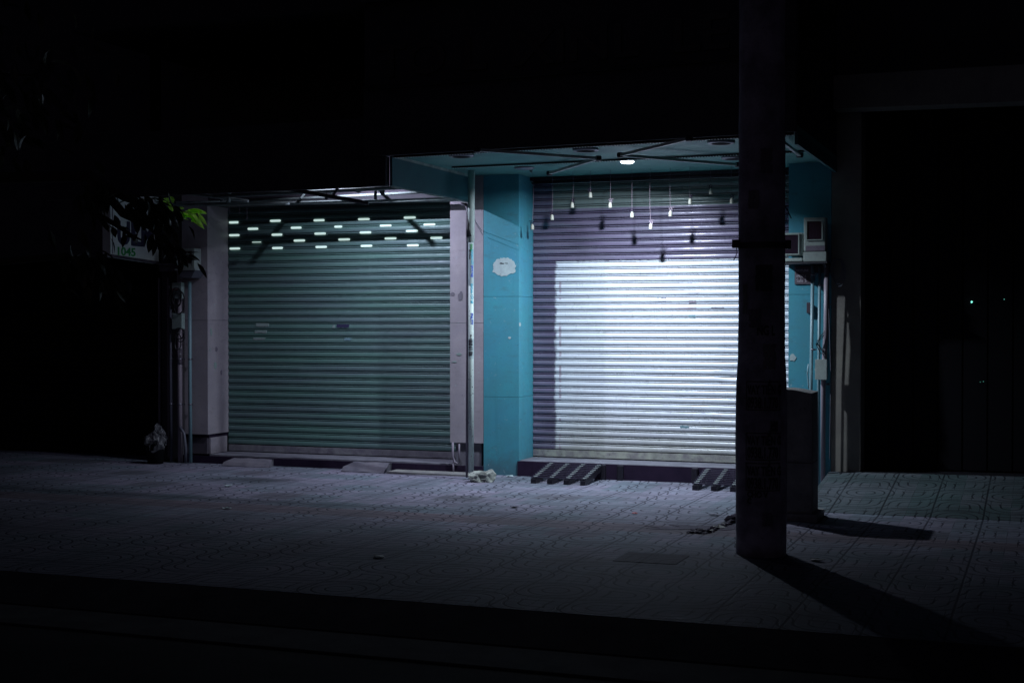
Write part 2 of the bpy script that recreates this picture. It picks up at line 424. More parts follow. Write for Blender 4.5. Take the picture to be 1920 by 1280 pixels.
# paint scraps, stickers and tape on the curtain
for (px, py, w_, h_, m, nm) in [(1238, 560, .13, .022, M_MAUVE, 'sticker'), (1237, 565, .12, .012, M_SIGNK, 'sticker'), (1298, 566, .07, .032, M_MAUVE, 'sticker'), (1297, 592, .07, .028, M_PVC, 'sticker'),
                                (1300, 549, .12, .020, M_MAUVE, 'sticker'), (1283, 800, .09, .03, M_PVC, 'sticker'), (1275, 578, .33, .014, M_CORD, 'sticker'), (1222, 549, .09, .018, M_PVC, 'sticker'), (1345, 577, .13, .010, M_MAUVE, 'sticker')]:
    p = at(px, py, y=YS-.015); bm = BM()
    n = 12; top = [(p.x-w_/2+w_*i/n, YS-.0155, p.z+h_/2*random.uniform(.4, 1.1)) for i in range(n+1)]
    bot = [(p.x-w_/2+w_*i/n+.004, YS-.0155, p.z-h_/2*random.uniform(.5, 1.1)) for i in range(n+1)]
    prism(bm, top+bot[::-1], (0, .012, 0)); obj(nm, bm, m, sh)
# soffit (slightly splayed front edge), fascia, side panel
FL, FR = (-.50, -1.93), (3.16, -2.24)
def soff(z0, z1, xl=-.5, back=.6):
    bm = BM(); prism(bm, [(xl, FL[1], z0), (FR[0], FR[1], z0), (FR[0], back, z0), (xl, back, z0)], (0, 0, z1-z0)); return bm
obj('soffit', soff(3.052, 3.10), M_SOFF, shop)
bm = BM(); prism(bm, [(-.75, -1.912, 3.040), (FR[0], -2.245, 3.040), (FR[0], -2.325, 3.040), (-.75, -1.99, 3.040)], (0, 0, .59))
obj('fascia', bm, M_DARK, shop)
bm = BM(); prism(bm, [(-.75, -1.95, 3.632), (FR[0], -2.2, 3.632), (FR[0], -2.37, 3.632), (-.75, -2.035, 3.632)], (0, 0, .03)); obj('fascia_ledge', bm, M_KERB, shop)
bm = BM(); prism(bm, [(-.75, -1.93, 3.664), (FR[0], -2.2, 3.664), (FR[0], -2.30, 3.664), (-.75, -1.97, 3.664)], (0, 0, .75)); sgn = obj('name_board', bm, M_DARK, shop)
d = Vector((FR[0]+.75, -.325, 0)).normalized()
bm = text_plane(text_mesh('TO L  XINL  LE', .40, .01, .006, 1.25), (-.62, -1.99, 3.74), d, (0, 0, 1)); obj('lettering', bm, M_BLACK, sgn)
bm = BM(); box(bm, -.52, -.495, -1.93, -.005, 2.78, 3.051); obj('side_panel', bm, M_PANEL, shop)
bm = BM(); box(bm, -.533, -.521, -1.90, -.02, 2.77, 2.80); box(bm, -.494, -.482, -1.92, -.12, 3.028, 3.051); obj('panel_trim', bm, M_FRAME, shop)
bm = BM(); box(bm, -.745, -.535, -1.985, -1.90, 2.775, 3.038, .004); obj('fascia_end', bm, M_DARK, shop)
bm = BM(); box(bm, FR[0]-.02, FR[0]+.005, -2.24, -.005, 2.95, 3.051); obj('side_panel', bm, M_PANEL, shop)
bm = BM(); box(bm, -.76, 3.16, -.02, .0-.002, 3.102, 12); box(bm, -.76, 3.16, -2.2, -.03, 4.42, 12)
obj('upper_wall', bm, M_DARK, shop)
bm = BM(); box(bm, -.384, 3.113, .62, .9, .0, 3.05); obj('back_wall', bm, M_DEEP, shop)
# dark LED strips under the canopy
def strip(a, b, beads=True):
    a, b = Vector(a), Vector(b); L = (b-a).length; t = (b-a).normalized(); bm = BM()
    bar(bm, a, b, .022, .016); s = obj('light_strip', bm, M_BLACK, shop)
    bm = BM(); n = int(L/.026); up = Vector((0, 0, -.010))
    for i in range(n):
        p = a + t*(i+.5)*L/n + up + Vector((0, -.006, 0)); box(bm, p.x-.0048, p.x+.0048, p.y-.006, p.y+.004, p.z-.004, p.z+.004)
    obj('led_bead_row', bm, M_LED, s)
strip((-.46, -1.955, 3.030), (3.14, -2.262, 3.030))
strip((-.35, -.90, 3.040), (3.14, -1.02, 3.040))

# torn poster and scraps on the teal pillar
ring = []
c = at(945, 499, y=-.002)
for k in range(46):
    a = 2*pi*k/46; r = 1+.18*noise.noise(Vector((cos(a)*3, sin(a)*3, 2)))+random.uniform(-.11, .09)
    ring.append((c.x+.124*r*cos(a)*(1-.10*sin(a)), -.0035, c.z+.098*r*sin(a)*(.93 if sin(a) > 0 else 1)))
bm = BM(); prism(bm, ring, (0, .003, 0)); po = tag(obj('torn_poster', bm, M_PAPER, None, (c.x, 0, c.z)), 'torn white paper patch pasted on the teal pillar between the shutters', 'poster')
obj('poster_text', text_plane(text_mesh('Mua 1 \u00e0', .024, .0005, .0006, 1.1), (c.x-.045, -.0045, c.z+.022), (1, 0, 0), (0, 0, 1)), M_INK, po)
def scrap(px, py, w_, h_, m, label, y=-.003, x=None, cat='paper scrap'):
    p = at(px, py, y=y) if x is None else at(px, py, x=x)
    pts = []
    for k in range(11):
        a = 2*pi*k/11; r = random.uniform(.65, 1.05); pts.append((w_/2*r*cos(a), h_/2*r*sin(a)))
    bm = BM()
    if x is None: prism(bm, [(p.x+a, y-.001, p.z+b) for a, b in pts], (0, .0025, 0))
    else: prism(bm, [(x+.001, p.y+a, p.z+b) for a, b in pts], (-.0025, 0, 0))
    return tag(obj('paper_scrap', bm, m, None, (p.x, p.y, p.z)), label, cat, 'scraps and marks stuck on the pillars')
scrap(955, 633, .035, .03, M_PAPER, 'small white paper scrap low on the front of the left teal pillar')
scrap(975, 608, .06, .045, M_PAPER, 'small pale paper scrap on the shutter side of the left teal pillar', x=.002)
scrap(1486, 670, .075, .085, M_PAPER, 'pale torn notice on the right teal pillar beside the concrete pedestal')
scrap(864, 555, .06, .12, M_GREYD, 'dark smudged sticker on the grey pillar left of the white pole')

for px, py, w_, h_, m, lb in ((396, 622, .05, .10, M_BOXG, 'pale torn scrap, topmost of the marks on the left grey pillar'), (394, 655, .03, .04, M_BOXG, 'small pale dot sticker on the left grey pillar'), (406, 655, .06, .07, M_MAUVE, 'round grey mark on the left grey pillar'),
        (404, 685, .08, .10, M_BOXG, 'pale smear low on the left grey pillar'), (415, 698, .04, .07, M_MAUVE, 'dark small mark, lowest on the left grey pillar')): scrap(px, py, w_, h_, m, lb, x=-3.658)
scrap(861, 664, .07, .03, M_BOXG, 'thin pale tape remnant on the grey pillar left of the white pole'); scrap(852, 678, .07, .02, M_BOXG, 'lower thin pale tape remnant at the left edge of the middle grey pillar')
scrap(849, 551, .05, .05, M_GREYD, 'faint dark graffiti smudge at the left edge of the middle grey pillar')

# ================================================================== LEFT SHOP (grey pillars, green shutter)
shop2 = thing('shop_building', 'grey shop front with a closed green roller shutter dotted with lit slots', 'building', (-2.1, 0, 0))
bm = BM(); box(bm, -.756, -.388, 0, .9, .318, 1.545); box(bm, -.756, -.388, 0, .9, 1.549, 3.3); obj('pillar', bm, M_GREY, shop2)
bm = BM(); box(bm, -.705, -.42, .03, .8, 0.09, .316); box(bm, -.756, -.388, .02, .9, 0, .088); obj('pillar_base', bm, M_GREYD, shop2)
bm = BM(); box(bm, -3.99, -3.66, 0, .9, .318, 1.575); box(bm, -3.99, -3.66, 0, .9, 1.579, 3.3); obj('pillar', bm, M_GREY, shop2)
bm = BM(); box(bm, -3.97, -3.69, .03, .9, .10, .28); obj('pillar_base', bm, M_BAND, shop2)
bm = BM(); box(bm, -3.98, -3.675, .045, .9, .28, .317); obj('pillar_gap', bm, M_RISER, shop2)
bm = BM(); box(bm, -3.688, -3.664, .06, .40, .1, .278); obj('pillar_base', bm, M_GREY, shop2)
bm = BM(); box(bm, -3.655, -.76, .02, .6, 0, .098, .004); obj('threshold', bm, M_SILL, shop2)
bm = BM(); box(bm, -4.0, -.39, -.006, .017, 0, .082); obj('riser', wob(bm, .002, 3), M_RISER, shop2)
sh2 = obj('roller_shutter', curtain(-3.658, -.758, .185, 2.92, .0765, .0115, .003, seed=3, dents=((-2.6, 1.1, .12, .006),)), M_SHG, shop2)
bm = BM(); box(bm, -3.655, -.76, YS-.016, YS+.004, .108, .178, .002)
for k in range(10):
    x = -3.5+k*.29; box(bm, x, x+.012, YS-.020, YS-.0165, .13, .142)
obj('bottom_rail', bm, M_LBARD, sh2)
bm = BM(); box(bm, -3.658, -.758, .02, .40, 2.845, 2.90); obj('header', bm, M_DARK, shop2)
bm = BM(); box(bm, -3.99, -.39, .0-.003, .6, 3.302, 4.38); box(bm, -3.99, -.77, -1.9, .6, 4.4, 12); obj('upper_wall', bm, M_DARK, shop2)
bm = BM(); box(bm, -3.658, -.758, .004, .5, 2.902, 3.30); obj('wall_band', bm, M_BAND, shop2)
bm = BM(); box(bm, -3.99, -.39, .62, .9, .0, 2.84); obj('back_wall', bm, M_DEEP, shop2)
M_SLOT = glow('lit_slot', (.76, 1.0, .95), .68)
slots = [(438,417,19),(516,414,21),(598,413,21),(682,411,22),(768,408,22),
         (474,429,21),(555,427,21),(634,425,15),(723,423,22),(805,421,22),
         (439,441,21),(519,440,21),(600,438,22),(685,436,22),(772,433,22),
         (481,454,18),(561,451,22),(645,449,22),(732,447,22),(818,446,22),
         (440,466,21),(520,465,21),(602,463,22),(687,461,22),(774,460,22)]
for i, (px, py, wp) in enumerate(slots):
    p = at(px, py, y=YS-.014); hw = wp/2*.00535*1.16; hh = .0115 if i != 15 else .0035; q = []
    for k in range(7):
        a = -pi/2+pi*k/6; q.append((p.x+hw-hh+hh*cos(a), YS-.0185, p.z+hh*sin(a)))
    for k in range(7):
        a = pi/2+pi*k/6; q.append((p.x-hw+hh+hh*cos(a), YS-.0185, p.z+hh*sin(a)))
    bm = BM(); prism(bm, q, (0, .014, 0)); obj('lit_slot', bm, M_SLOT, sh2)
for px, py, w_, h_, m in [(492, 609, .16, .045, M_BOXG), (489, 622, .15, .035, M_BOXG), (486, 635, .15, .03, M_BOXG), (643, 611, .15, .04, M_SIGNK), (626, 612, .025, .035, M_BOXG), (652, 636, .08, .03, M_PVC)]:
    p = at(px, py, y=YS-.015); n = 12; bm = BM()
    top = [(p.x-w_/2+w_*i/n, YS-.0165, p.z+h_/2*random.uniform(.75, 1.05)) for i in range(n+1)]
    bot = [(p.x-w_/2+w_*i/n-.006, YS-.0165, p.z-h_/2*random.uniform(.6, 1.05)) for i in range(n+1)]
    prism(bm, top+bot[::-1], (0, .012, 0)); obj('sticker', bm, m, sh2)

# awning of the left shop: dark valance with pale tube frame under it
aw = thing('awning', 'dark folded awning with pale tube frame over the green shutter', 'awning', (-2.4, -1, 2.8))
bm = BM(); prism(bm, [(-4.33, -1.86, 2.765), (-.755, -1.93, 2.775), (-.755, -1.90, 2.775), (-4.33, -1.83, 2.765)], (0, 0, .62)); obj('valance', wob(bm, .006, 1.2), M_DARK, aw)
bm = BM(); box(bm, -4.33, -.54, -1.84, -.006, 3.31, 3.34); obj('canopy_sheet', bm, M_DARK, aw)
def rod(a, b, r, m, nm='frame_tube', par=aw):
    a, b = Vector(a), Vector(b)
    if b.x > -.56: b = a+(b-a)*((-.56-a.x)/(b.x-a.x))
    bm = BM(); tube(bm, [a, b], r, 8); return obj(nm, bm, m, par)
def tp(px, py, y): return at(px, py, y=y)
rod(tp(332, 360, -1.0), tp(465, 377, -1.05), .016, M_FRAME); rod(tp(300, 363, -1.0), tp(332, 360, -1.0), .020, M_FRAME)
rod(tp(400, 368.5, -1.1), tp(900, 345, -1.1), .018, M_FRAME)
rod(tp(425, 379, -.22), tp(880, 356, -.22), .014, M_FRAME)
rod(tp(300, 385, -.12), tp(878, 374, -.12), .018, M_FRAME)
rod(tp(330, 379, -.2), tp(430, 377, -.2), .010, M_FRAME)
rod(tp(429, 340, -1.05), tp(429, 379, -1.05), .016, M_FRAME); rod(tp(414, 377, -1.0), tp(436, 358, -1.06), .010, M_FRAME)
for x in (612, 704): rod(tp(x, 338, -.9), tp(x, 374, -.9), .016, M_DARK)
rod(tp(718, 338, -.9), tp(718, 366, -.9), .02, M_DARK); rod(tp(620, 338, -.9), tp(620, 372, -.9), .016, M_FRAME)
rod(tp(520, 350, -1.75), tp(690, 381, -1.45), .020, M_DARK, 'folding_arm')
LB = Vector((-1.6, -.85, 3.26))
def shadow_rod(s0, s1, t0, t1, r):      # real rods under the lamp, each throwing one slanting shadow on the curtain
    p0, p1 = at(*s0, y=.415), at(*s1, y=.415); rod(LB+(p0-LB)*t0, LB+(p1-LB)*t1, r, M_FRAME, 'stay_rod')
shadow_rod((548, 392), (470, 492), .50, .40, .014); shadow_rod((748, 392), (814, 458), .50, .41, .014)
rod(tp(645, 335, -1.6), tp(622, 370, -1.5), .014, M_DARK, 'folding_arm')
bm = BM(); prism(bm, [tp(660, 357, -1), tp(676, 346, -1), tp(670, 330, -1), tp(684, 330, -1), tp(683, 352, -1), tp(668, 361, -1)], (0, .06, 0)); obj('bracket', bm, M_DARK, aw)
rod(tp(290, 372, -.8), tp(300, 385, -.12), .014, M_FRAME)
for px, py in ((463, 386), (449, 386), (430, 386)):
    bm = BM(); tube(bm, [tp(px, py, -.15), tp(px+.5, py+(26 if px == 463 else 14), -.15)], .003, 5); obj('loose_wire', bm, M_CORD, aw)
bm = BM(); prism(bm, [tp(534, 383, -.3), tp(541, 380, -.3), tp(541, 383.5, -.3)], (0, .02, 0)); obj('leaf_litter', bm, M_PAPER, aw)

# ================================================================== LAMPS
def downlight(x, y, z, lit, label, group='round ceiling lights under the shop canopy', watts=0, colr=None, r=.072, spread=150, dome=14, tilt=(0, 0, 0)):
    t = thing('ceiling_light', label, 'ceiling light', (x, y, z), group)
    bm = BM(); lathe(bm, (x, y, z), [(r+.02, 0), (r+.02, -.012), (r+.006, -.024), (r+.001, -.022)]); obj('rim', bm, M_STEELG if not lit else M_WHITE, t)
    bm = BM()
    if lit: lathe(bm, (x, y, z), [(r, -.012), (r, -.022), (r*.93, -.030), (r*.7, -.036), (r*.3, -.039)])
    else: lathe(bm, (x, y, z), [(r, -.015), (r*.8, -.0245)])
    obj('diffuser', bm, glow('lamp_glow_'+('a' if watts > 50 else 'b'), colr, dome) if lit else M_DEEP, t)
    if lit:
        ld = bpy.data.lights.new('lamp_light', 'AREA'); ld.shape = 'DISK'; ld.size = r*1.1; ld.energy = watts; ld.color = colr; ld.spread = radians(spread)
        lo = bpy.data.objects.new('lamp_light', ld); COL.objects.link(lo); lo.parent = t; lo.location = (0, 0, -.042); lo.rotation_euler = tilt
    return t
LA = at(1176, 309, z=3.0)
downlight(LA.x, LA.y, 3.050, True, 'glowing round ceiling light in front of the white shutter', watts=LAMP_A_W, colr=COL_A, r=.062, spread=156, dome=26, tilt=(radians(6), radians(6), 0))
downlight(-1.6, -.85, 3.308, True, 'lit round light hidden behind the dark valance above the green shutter', watts=LAMP_B_W, colr=COL_B, r=.034, spread=144, dome=270, tilt=(radians(24), radians(-11), 0))
for px, py, lb in ((865, 292, 'leftmost dark unlit ceiling light in the front row of the teal soffit'), (1098, 281, 'dark unlit ceiling light in the middle of the front row of the teal soffit'),
                   (1352, 267, 'dark unlit ceiling light in the front row next to the utility pole'), (1376, 296, 'dark unlit ceiling light in the back row close to the utility pole')):
    p = at(px, py, z=3.04); downlight(p.x, p.y, 3.050, False, lb, r=.095)
p = at(983, 318, z=3.03); t = thing('ceiling_light', 'unlit silver ceiling fitting with a hanging tab in front of the left teal pillar', 'ceiling light', (p.x, p.y, 3.05), 'round ceiling lights under the shop canopy')
bm = BM(); lathe(bm, (p.x, p.y, 3.05), [(.10, 0), (.10, -.008), (.07, -.02), (.02, -.028)]); obj('rim', bm, M_STEELG, t)
bm = BM(); prism(bm, [(p.x+.05, p.y, 3.022), (p.x+.09, p.y, 3.022), (p.x+.07, p.y, 2.995)], (0, .004, 0)); obj('tab', bm, M_WHITE, t)

# folding arms of the retracted canopy blind
def arm(pts, label, r=.016):
    t = thing('folding_arm', label, 'awning arm', pts[0], 'folding arms under the soffit')
    for a, b in zip(pts, pts[1:]):
        bm = BM(); bar(bm, a, b, r*1.7, r*1.5); obj('arm_tube', bm, M_WHITE, t)
    for p in pts:
        bm = BM(); lathe(bm, p, [(.024, -.022), (.03, -.01), (.03, .012), (.024, .022)], 12); obj('joint', bm, M_STEEL, t)
a3 = lambda px, py, z=2.985: tuple(at(px, py, z=z))
arm([a3(895, 281), a3(1122, 297), a3(1030, 325)], 'left folding arm with its elbow left of the glowing lamp')
arm([a3(1292, 260), a3(1163, 291, 2.98), a3(1384, 309, 2.97)], 'right folding arm with its elbow above the glowing lamp')
arm([a3(1462, 262), a3(1500, 291)], 'short dark folding arm right of the utility pole')

# hanging bells with cords
GB = 'small bells hanging in front of the white shutter'
bells = [(998,425,.09,'front of the teal pillar edge, leftmost of the row'),(1035,407,0,'second from the left, level with the pale band'),(1073,384,0,'third from the left, ribbon bent aside'),
         (1107,365,0,'fourth from the left, short cord and dark ribbon'),(1144,384,0,'fifth from the left, just left of the lamp'),(1185,402,0,'straight below the glowing lamp'),
         (1220,424,0,'lowest of all on the longest cord'),(1257,400,0,'just right of the lowest one'),(1294,377,0,'in front of the glints on the shutter'),
         (1333,358,0,'highest of all, second from the pole'),(1372,376,0,'nearest to the utility pole')]
for px, py, xx, d in bells:
    p = at(px, py, y=-.04); t = thing('hanging_bell', 'small cream bell on a cord, ' + d, 'bell', (p.x, p.y, p.z-.022), GB)
    bm = BM(); lathe(bm, (p.x, p.y, p.z), [(.017, -.030), (.0185, -.027), (.017, .006), (.013, .018), (.007, .026)], 14); obj('bell', bm, M_BELL, t)
    L = 3.05-p.z; n = 8; s = random.uniform(-.012, .012)
    bm = BM(); tube(bm, [(p.x+s*sin(k/n*3)+s*.3*k/n, p.y, p.z+.024+(L-.024)*k/n) for k in range(n+1)], .0018, 5); obj('cord', bm, M_CORD, t)
    bm = BM(); e = random.choice((-1, 1))
    tube(bm, [(p.x, p.y, p.z+.026), (p.x-.014*e, p.y-.004, p.z+.052), (p.x+.006*e, p.y, p.z+.060), (p.x+.018*e, p.y, p.z+.038), (p.x+.014*e, p.y, p.z+.014)], .0036, 5)
    tube(bm, [(p.x, p.y, p.z+.026), (p.x+.02*e, p.y-.004, p.z+.06), (p.x+.034*e, p.y, p.z+.055)], .003, 5); obj('ribbon', bm, M_CORD if px in (1220, 1257, 1144) else M_RISER, t)

# ================================================================== WHITE POLE with stickers, rubble at its foot
pb = at(882, 899, z=0); PX, PY, PR = pb.x, pb.y+.02, .0265
pole = thing('awning_pole', 'pale painted steel pole covered with sticker bands beside the grey pillar', 'pole', (PX, PY, 0))
bm = BM(); tube(bm, [(PX, PY, 0), (PX, PY, 1.2), (PX, PY, 2.35)], PR, 16); tube(bm, [(PX, PY, 2.35), (PX+.005, PY, 3.05)], .034, 16); obj('post', bm, M_PIPEW, pole)
bm = BM(); tube(bm, [(PX-.05, PY+.01, .02), (PX-.048, PY+.02, 1.3), (PX-.05, PY+.02, 2.55), (PX-.052, PY+.03, 2.68), (PX-.075, PY+.05, 2.725), (PX-.14, PY+.09, 2.735)], .014, 8); obj('side_tube', bm, M_MAUVE, pole)
bm = BM(); tube(bm, [(PX-.012, PY-.012, 2.40), (PX-.02, PY-.02, 2.48), (PX-.014, PY-.01, 2.6), (PX-.016, PY, 2.78)], [.034, .026, .014, .008], 8); obj('tape_wrap', wob(bm, .006, 20), M_BLACK, pole)
fa = math.atan2(CAM.y-PY, CAM.x-PX)
def zpix(py): return at(882, py, y=PY).z
def band(y0, y1, m, nm='sticker_band'):
    bm = BM(); tube(bm, [(PX, PY, zpix(y1)), (PX, PY, zpix(y0))], PR+.0006, 20, False); return obj(nm, bm, m, pole)
band(418, 456, M_PAPER); band(457, 536, M_PAPER); band(635, 672, M_PAPER)
def ptext(s, size, y0, m, da=0., sx=1., bold=.0015):
    bm = text_mesh(s, size, .0004, bold, sx); bm = text_wrap(bm, PX, PY, PR+.0008, fa+da, zpix(y0), True); obj('sticker_text', bm, m, pole)
ptext('077 000 006', .060, 419, M_INK, -.75, .60, .004); ptext('KHOAN', .030, 458, M_SIGNG, -.25, .6); ptext('KHOAN C\u1eaeT', .030, 468, M_CYANI, .05, .85)
ptext('0977.940', .034, 498, M_BLUEI, -.1, .9, .002); ptext('KHOAN C\u1eaeT B\u00ca', .028, 532, M_CYANI, -.1, .95); ptext('B\u00ca T\u00d4NG', .022, 468, M_INK, -.8, 1.)
ptext('0966.7777', .034, 587, M_BLUEI, -.15, .78, .002); ptext('0660 611 506', .055, 637, M_INK, -.95, .52, .004); ptext('Mr. C', .02, 627, M_INK, -.3, 1)
bm = BM()
for k in range(26):
    z = random.uniform(.05, 1.1); a = fa+random.uniform(-1.2, 1.2); c = Vector((PX+PR*cos(a), PY+PR*sin(a), z)); r = random.uniform(.002, .0055)
    lathe(bm, c, [(r*.5, -r), (r, 0), (r*.5, r)], 6)
obj('rust_spots', bm, M_RISER, pole)
ck = at(903, 893, z=.05)
bm = BM(); bmesh.ops.create_icosphere(bm, subdivisions=4, radius=1)
R_ = Matrix.Rotation(radians(24), 3, 'Z')
for v in bm.verts:
    v.co = Vector([math.copysign(abs(k)**.5, k) for k in v.co]); v.co = R_ @ Vector((v.co.x*.125, v.co.y*.075, v.co.z*.052*(1+.25*v.co.x)))
    v.co += ck + Vector((0, 0, -.004)); v.co += noise.noise_vector(v.co*14)*.030 + noise.noise_vector(v.co*40)*.012
tag(obj('concrete_chunk', bm, M_PALEC, None, (ck.x, ck.y, 0)), 'broken pale concrete chunk at the foot of the sticker covered pole', 'rubble')
# small drain pipe with a bend on the left of the grey pillar
jt = thing('drain_pipe', 'thin bent drain pipe low at the left edge of the middle grey pillar', 'pipe', (-.72, -.03, 0))
bm = BM(); a = at(849, 829, y=-.03); b_ = at(851, 866, y=-.03); tube(bm, [a, at(849, 855, y=-.03), at(852, 866, y=-.03), at(859, 869, y=-.03)], .013, 8); obj('pipe', bm, M_MAUVE, jt)
bm = BM(); tube(bm, [at(861, 832, y=-.03), at(861, 866, y=-.03)], .010, 8); tube(bm, [at(850, 868, y=-.03), at(850, 887, y=-.03)], .010, 8); obj('pipe', bm, M_MAUVE, jt)
# thin cables drooping from the pole to the pillar
cb = thing('loose_cable', 'thin dark cable drooping from the sticker pole to the grey pillar', 'cable', (PX, PY, 2.7))
for q in (((884, 390, -.4), (893, 420, -.3), (905, 440, -.03)), ((883, 388, -.4), (888, 410, -.3), (903, 432, -.01))):
    bm = BM(); tube(bm, [at(a, b, y=c) for a, b, c in q], .003, 5); obj('strand', bm, M_PVCD, cb)

# concrete ramps in front of the left shop
for i, (x0, x1, dep, h, lb) in enumerate(((-3.36, -2.78, .20, .075, 'low worn concrete kerb ramp near the left end of the green shutter'), (-1.88, -1.38, .26, .085, 'chipped pale concrete kerb ramp before the right half of the green shutter'))):
    bm = BM(); n = 14
    prof = [(-.01, 0), (-.01, h), (-.05, h), (-dep*.8, h*.55), (-dep, .006), (-dep, 0)]
    cols = [[bm.verts.new((x0+(x1-x0)*k/n + (.05 if yy > -.06 else 0)*(1 if k == 0 else -1 if k == n else 0), yy-.003, zz)) for yy, zz in prof] for k in range(n+1)]
    for a, b in zip(cols, cols[1:]):
        for k in range(len(prof)): bm.faces.new((a[k], b[k], b[(k+1) % 6], a[(k+1) % 6]))
    bm.faces.new(cols[0][::-1]); bm.faces.new(cols[-1])
    bmesh.ops.subdivide_edges(bm, edges=bm.edges[:], cuts=2, use_grid_fill=True); wob(bm, .009, 9, i)
    tag(obj('concrete_ramp', bm, M_GREYD, None, ((x0+x1)/2, -.1, 0)), lb, 'ramp', 'concrete ramps at the green shutter')
bm = BM(); box(bm, -1.36, -.42, -.26, -.008, -.01, .018); wob(bm, .003, 4); tag(obj('mortar_strip', bm, M_CONC, None, (-.9, -.1, 0)), 'thin raised mortar strip on the pavement left of the sticker pole', 'mortar strip')

# ================================================================== METAL RAMPS at the white shutter
def ramp(x0, x1, lb):
    yt, yb, zt = -.03, -.60, .150; n = 4 if x1-x0 > .5 else 3
    t = thing('slatted_ramp', lb, 'ramp', ((x0+x1)/2, -.3, 0), 'slatted ramps at the lit shutter')
    sk = -.04
    for k in range(4):
        x = x0+.03+(x1-x0-.06)*k/3; bm = BM()
        prism(bm, [(x-.026, yb, .002), (x-.026, yb, .045), (x-.026, yt, zt), (x-.026, yt, zt-.05), (x-.026, yb+.16, .018), (x-.026, yb+.05, .002)], (.052, 0, 0)); obj('rail', bm, M_STEEL if k else M_STEEL, t)
        bm = BM(); prism(bm, [(x-.020, yb+.02, .0535), (x-.020, yt-.03, zt-.0015), (x-.020, yt-.03, zt+.001), (x-.020, yb+.02, .056)], (.040, 0, 0)); obj('wear_plate', bm, M_BOX, t)
    for k in range(10):
        f = (k+.4)/10; y = yb+(yt-yb)*f; z = .045+(zt-.045)*f+.012; bm = BM(); bar(bm, (x0, y, z+.001), (x1, y, z+.001), .016, .009); obj('slat', bm, M_SLAT, t)
    bm = BM(); box(bm, x0+.01, x1-.01, yb+.24, yb+.262, .03, .05); obj('brace', bm, M_STEEL, t); return t
ramp(.34, .90, 'slatted dark metal ramp leaning on the step by the left teal pillar'); ramp(1.93, 2.52, 'slatted dark metal ramp leaning on the step, partly behind the utility pole')
for i, px in enumerate((1130, 1163, 1303)):
    p = at(px, 880, y=-.04); bm = BM(); box(bm, p.x-.033, p.x+.033, -.06, -.014, .0, .150, .014)
    tag(obj('step_bracket', bm, M_STEEL, None, (p.x, -.03, 0)), ('small dark bracket on the step just right of the first slatted ramp', 'small dark bracket on the step, second one right of the first slatted ramp', 'small dark bracket on the step beside the ramp near the utility pole')[i], 'bracket', 'brackets on the step')

# ================================================================== UTILITY POLE
UX, UY = 3.212, -3.99
up = thing('utility_pole', 'thick round concrete utility pole with stencilled loan adverts standing on the pavement', 'utility pole', (UX, UY, 0))
prof = [(.1655, -.02), (.167, .10), (.170, .45), (.171, 1.0), (.166, 1.16), (.157, 1.33), (.1545, 1.5), (.1535, 2.6), (.151, 3.6), (.147, 5.2), (.14, 7.5)]
pr = []
for (r0, z0), (r1, z1) in zip(prof, prof[1:]):
    n = max(1, int((z1-z0)/.08)); pr += [(r0+(r1-r0)*k/n, z0+(z1-z0)*k/n) for k in range(n)]
pr.append(prof[-1]); bm = BM(); lathe(bm, (UX, UY, 0), pr, 56)
for v in bm.verts:
    k = noise.noise(v.co*5)*.0035 + noise.noise(v.co*18)*.0015; dd = Vector((v.co.x-UX, v.co.y-UY, 0)); v.co += dd*k/.16
obj('shaft', bm, M_POLE, up)
ua = math.atan2(CAM.y-UY, CAM.x-UX)
def uz(py): return EYE + (605-py)*9.33/FPX
def rad(z):
    for (r0, z0), (r1, z1) in zip(prof, prof[1:]):
        if z0 <= z <= z1: return r0+(r1-r0)*(z-z0)/(z1-z0)+.003
    return .16
def frame(z0, z1, a0, a1):
    bm = BM(); r = rad(z0)+.0015
    for a, b, c, d_ in ((a0, a1, z0, z0+.006), (a0, a1, z1-.006, z1), (a0, a0+.03, z0, z1), (a1-.03, a1, z0, z1)):
        n = 10 if abs(b-a) > .1 else 1
        for k in range(n):
            p0, p1 = a+(b-a)*k/n, a+(b-a)*(k+1)/n
            q = [bm.verts.new((UX+rad(zz)*cos(pp)*1.006, UY+rad(zz)*sin(pp)*1.006, zz)) for pp, zz in ((p0, c), (p1, c), (p1, d_), (p0, d_))]; bm.faces.new(q)
    return obj('stencil_frame', bm, M_INK, up)
for top, bot in ((715, 770), (812, 864), (869, 922)):
    z1, z0 = uz(top), uz(bot); frame(z0, z1, ua-.62, ua+.78)
    for s, zz, sz, sx in (('VAY TI\u1ec0N G', z0+(z1-z0)*.56, .085, .52), ('0938.1.770', z0+(z1-z0)*.08, .105, .46)):
        bm = text_wrap(text_mesh(s, sz, .0008, .002, sx), UX, UY, rad(zz)+.001, ua-.55, zz); obj('stencil_text', bm, M_INK, up)
for s, py, sz, sx in (('NG L', 628, .09, .6), ('CHO V', 934, .055, .8), ('C', 946, .05, .8)):
    bm = text_wrap(text_mesh(s, sz, .0008, .002, sx), UX, UY, rad(uz(py))+.001, ua-.55 if py > 700 else ua-.2, uz(py)); obj('stencil_text', bm, M_INK, up)
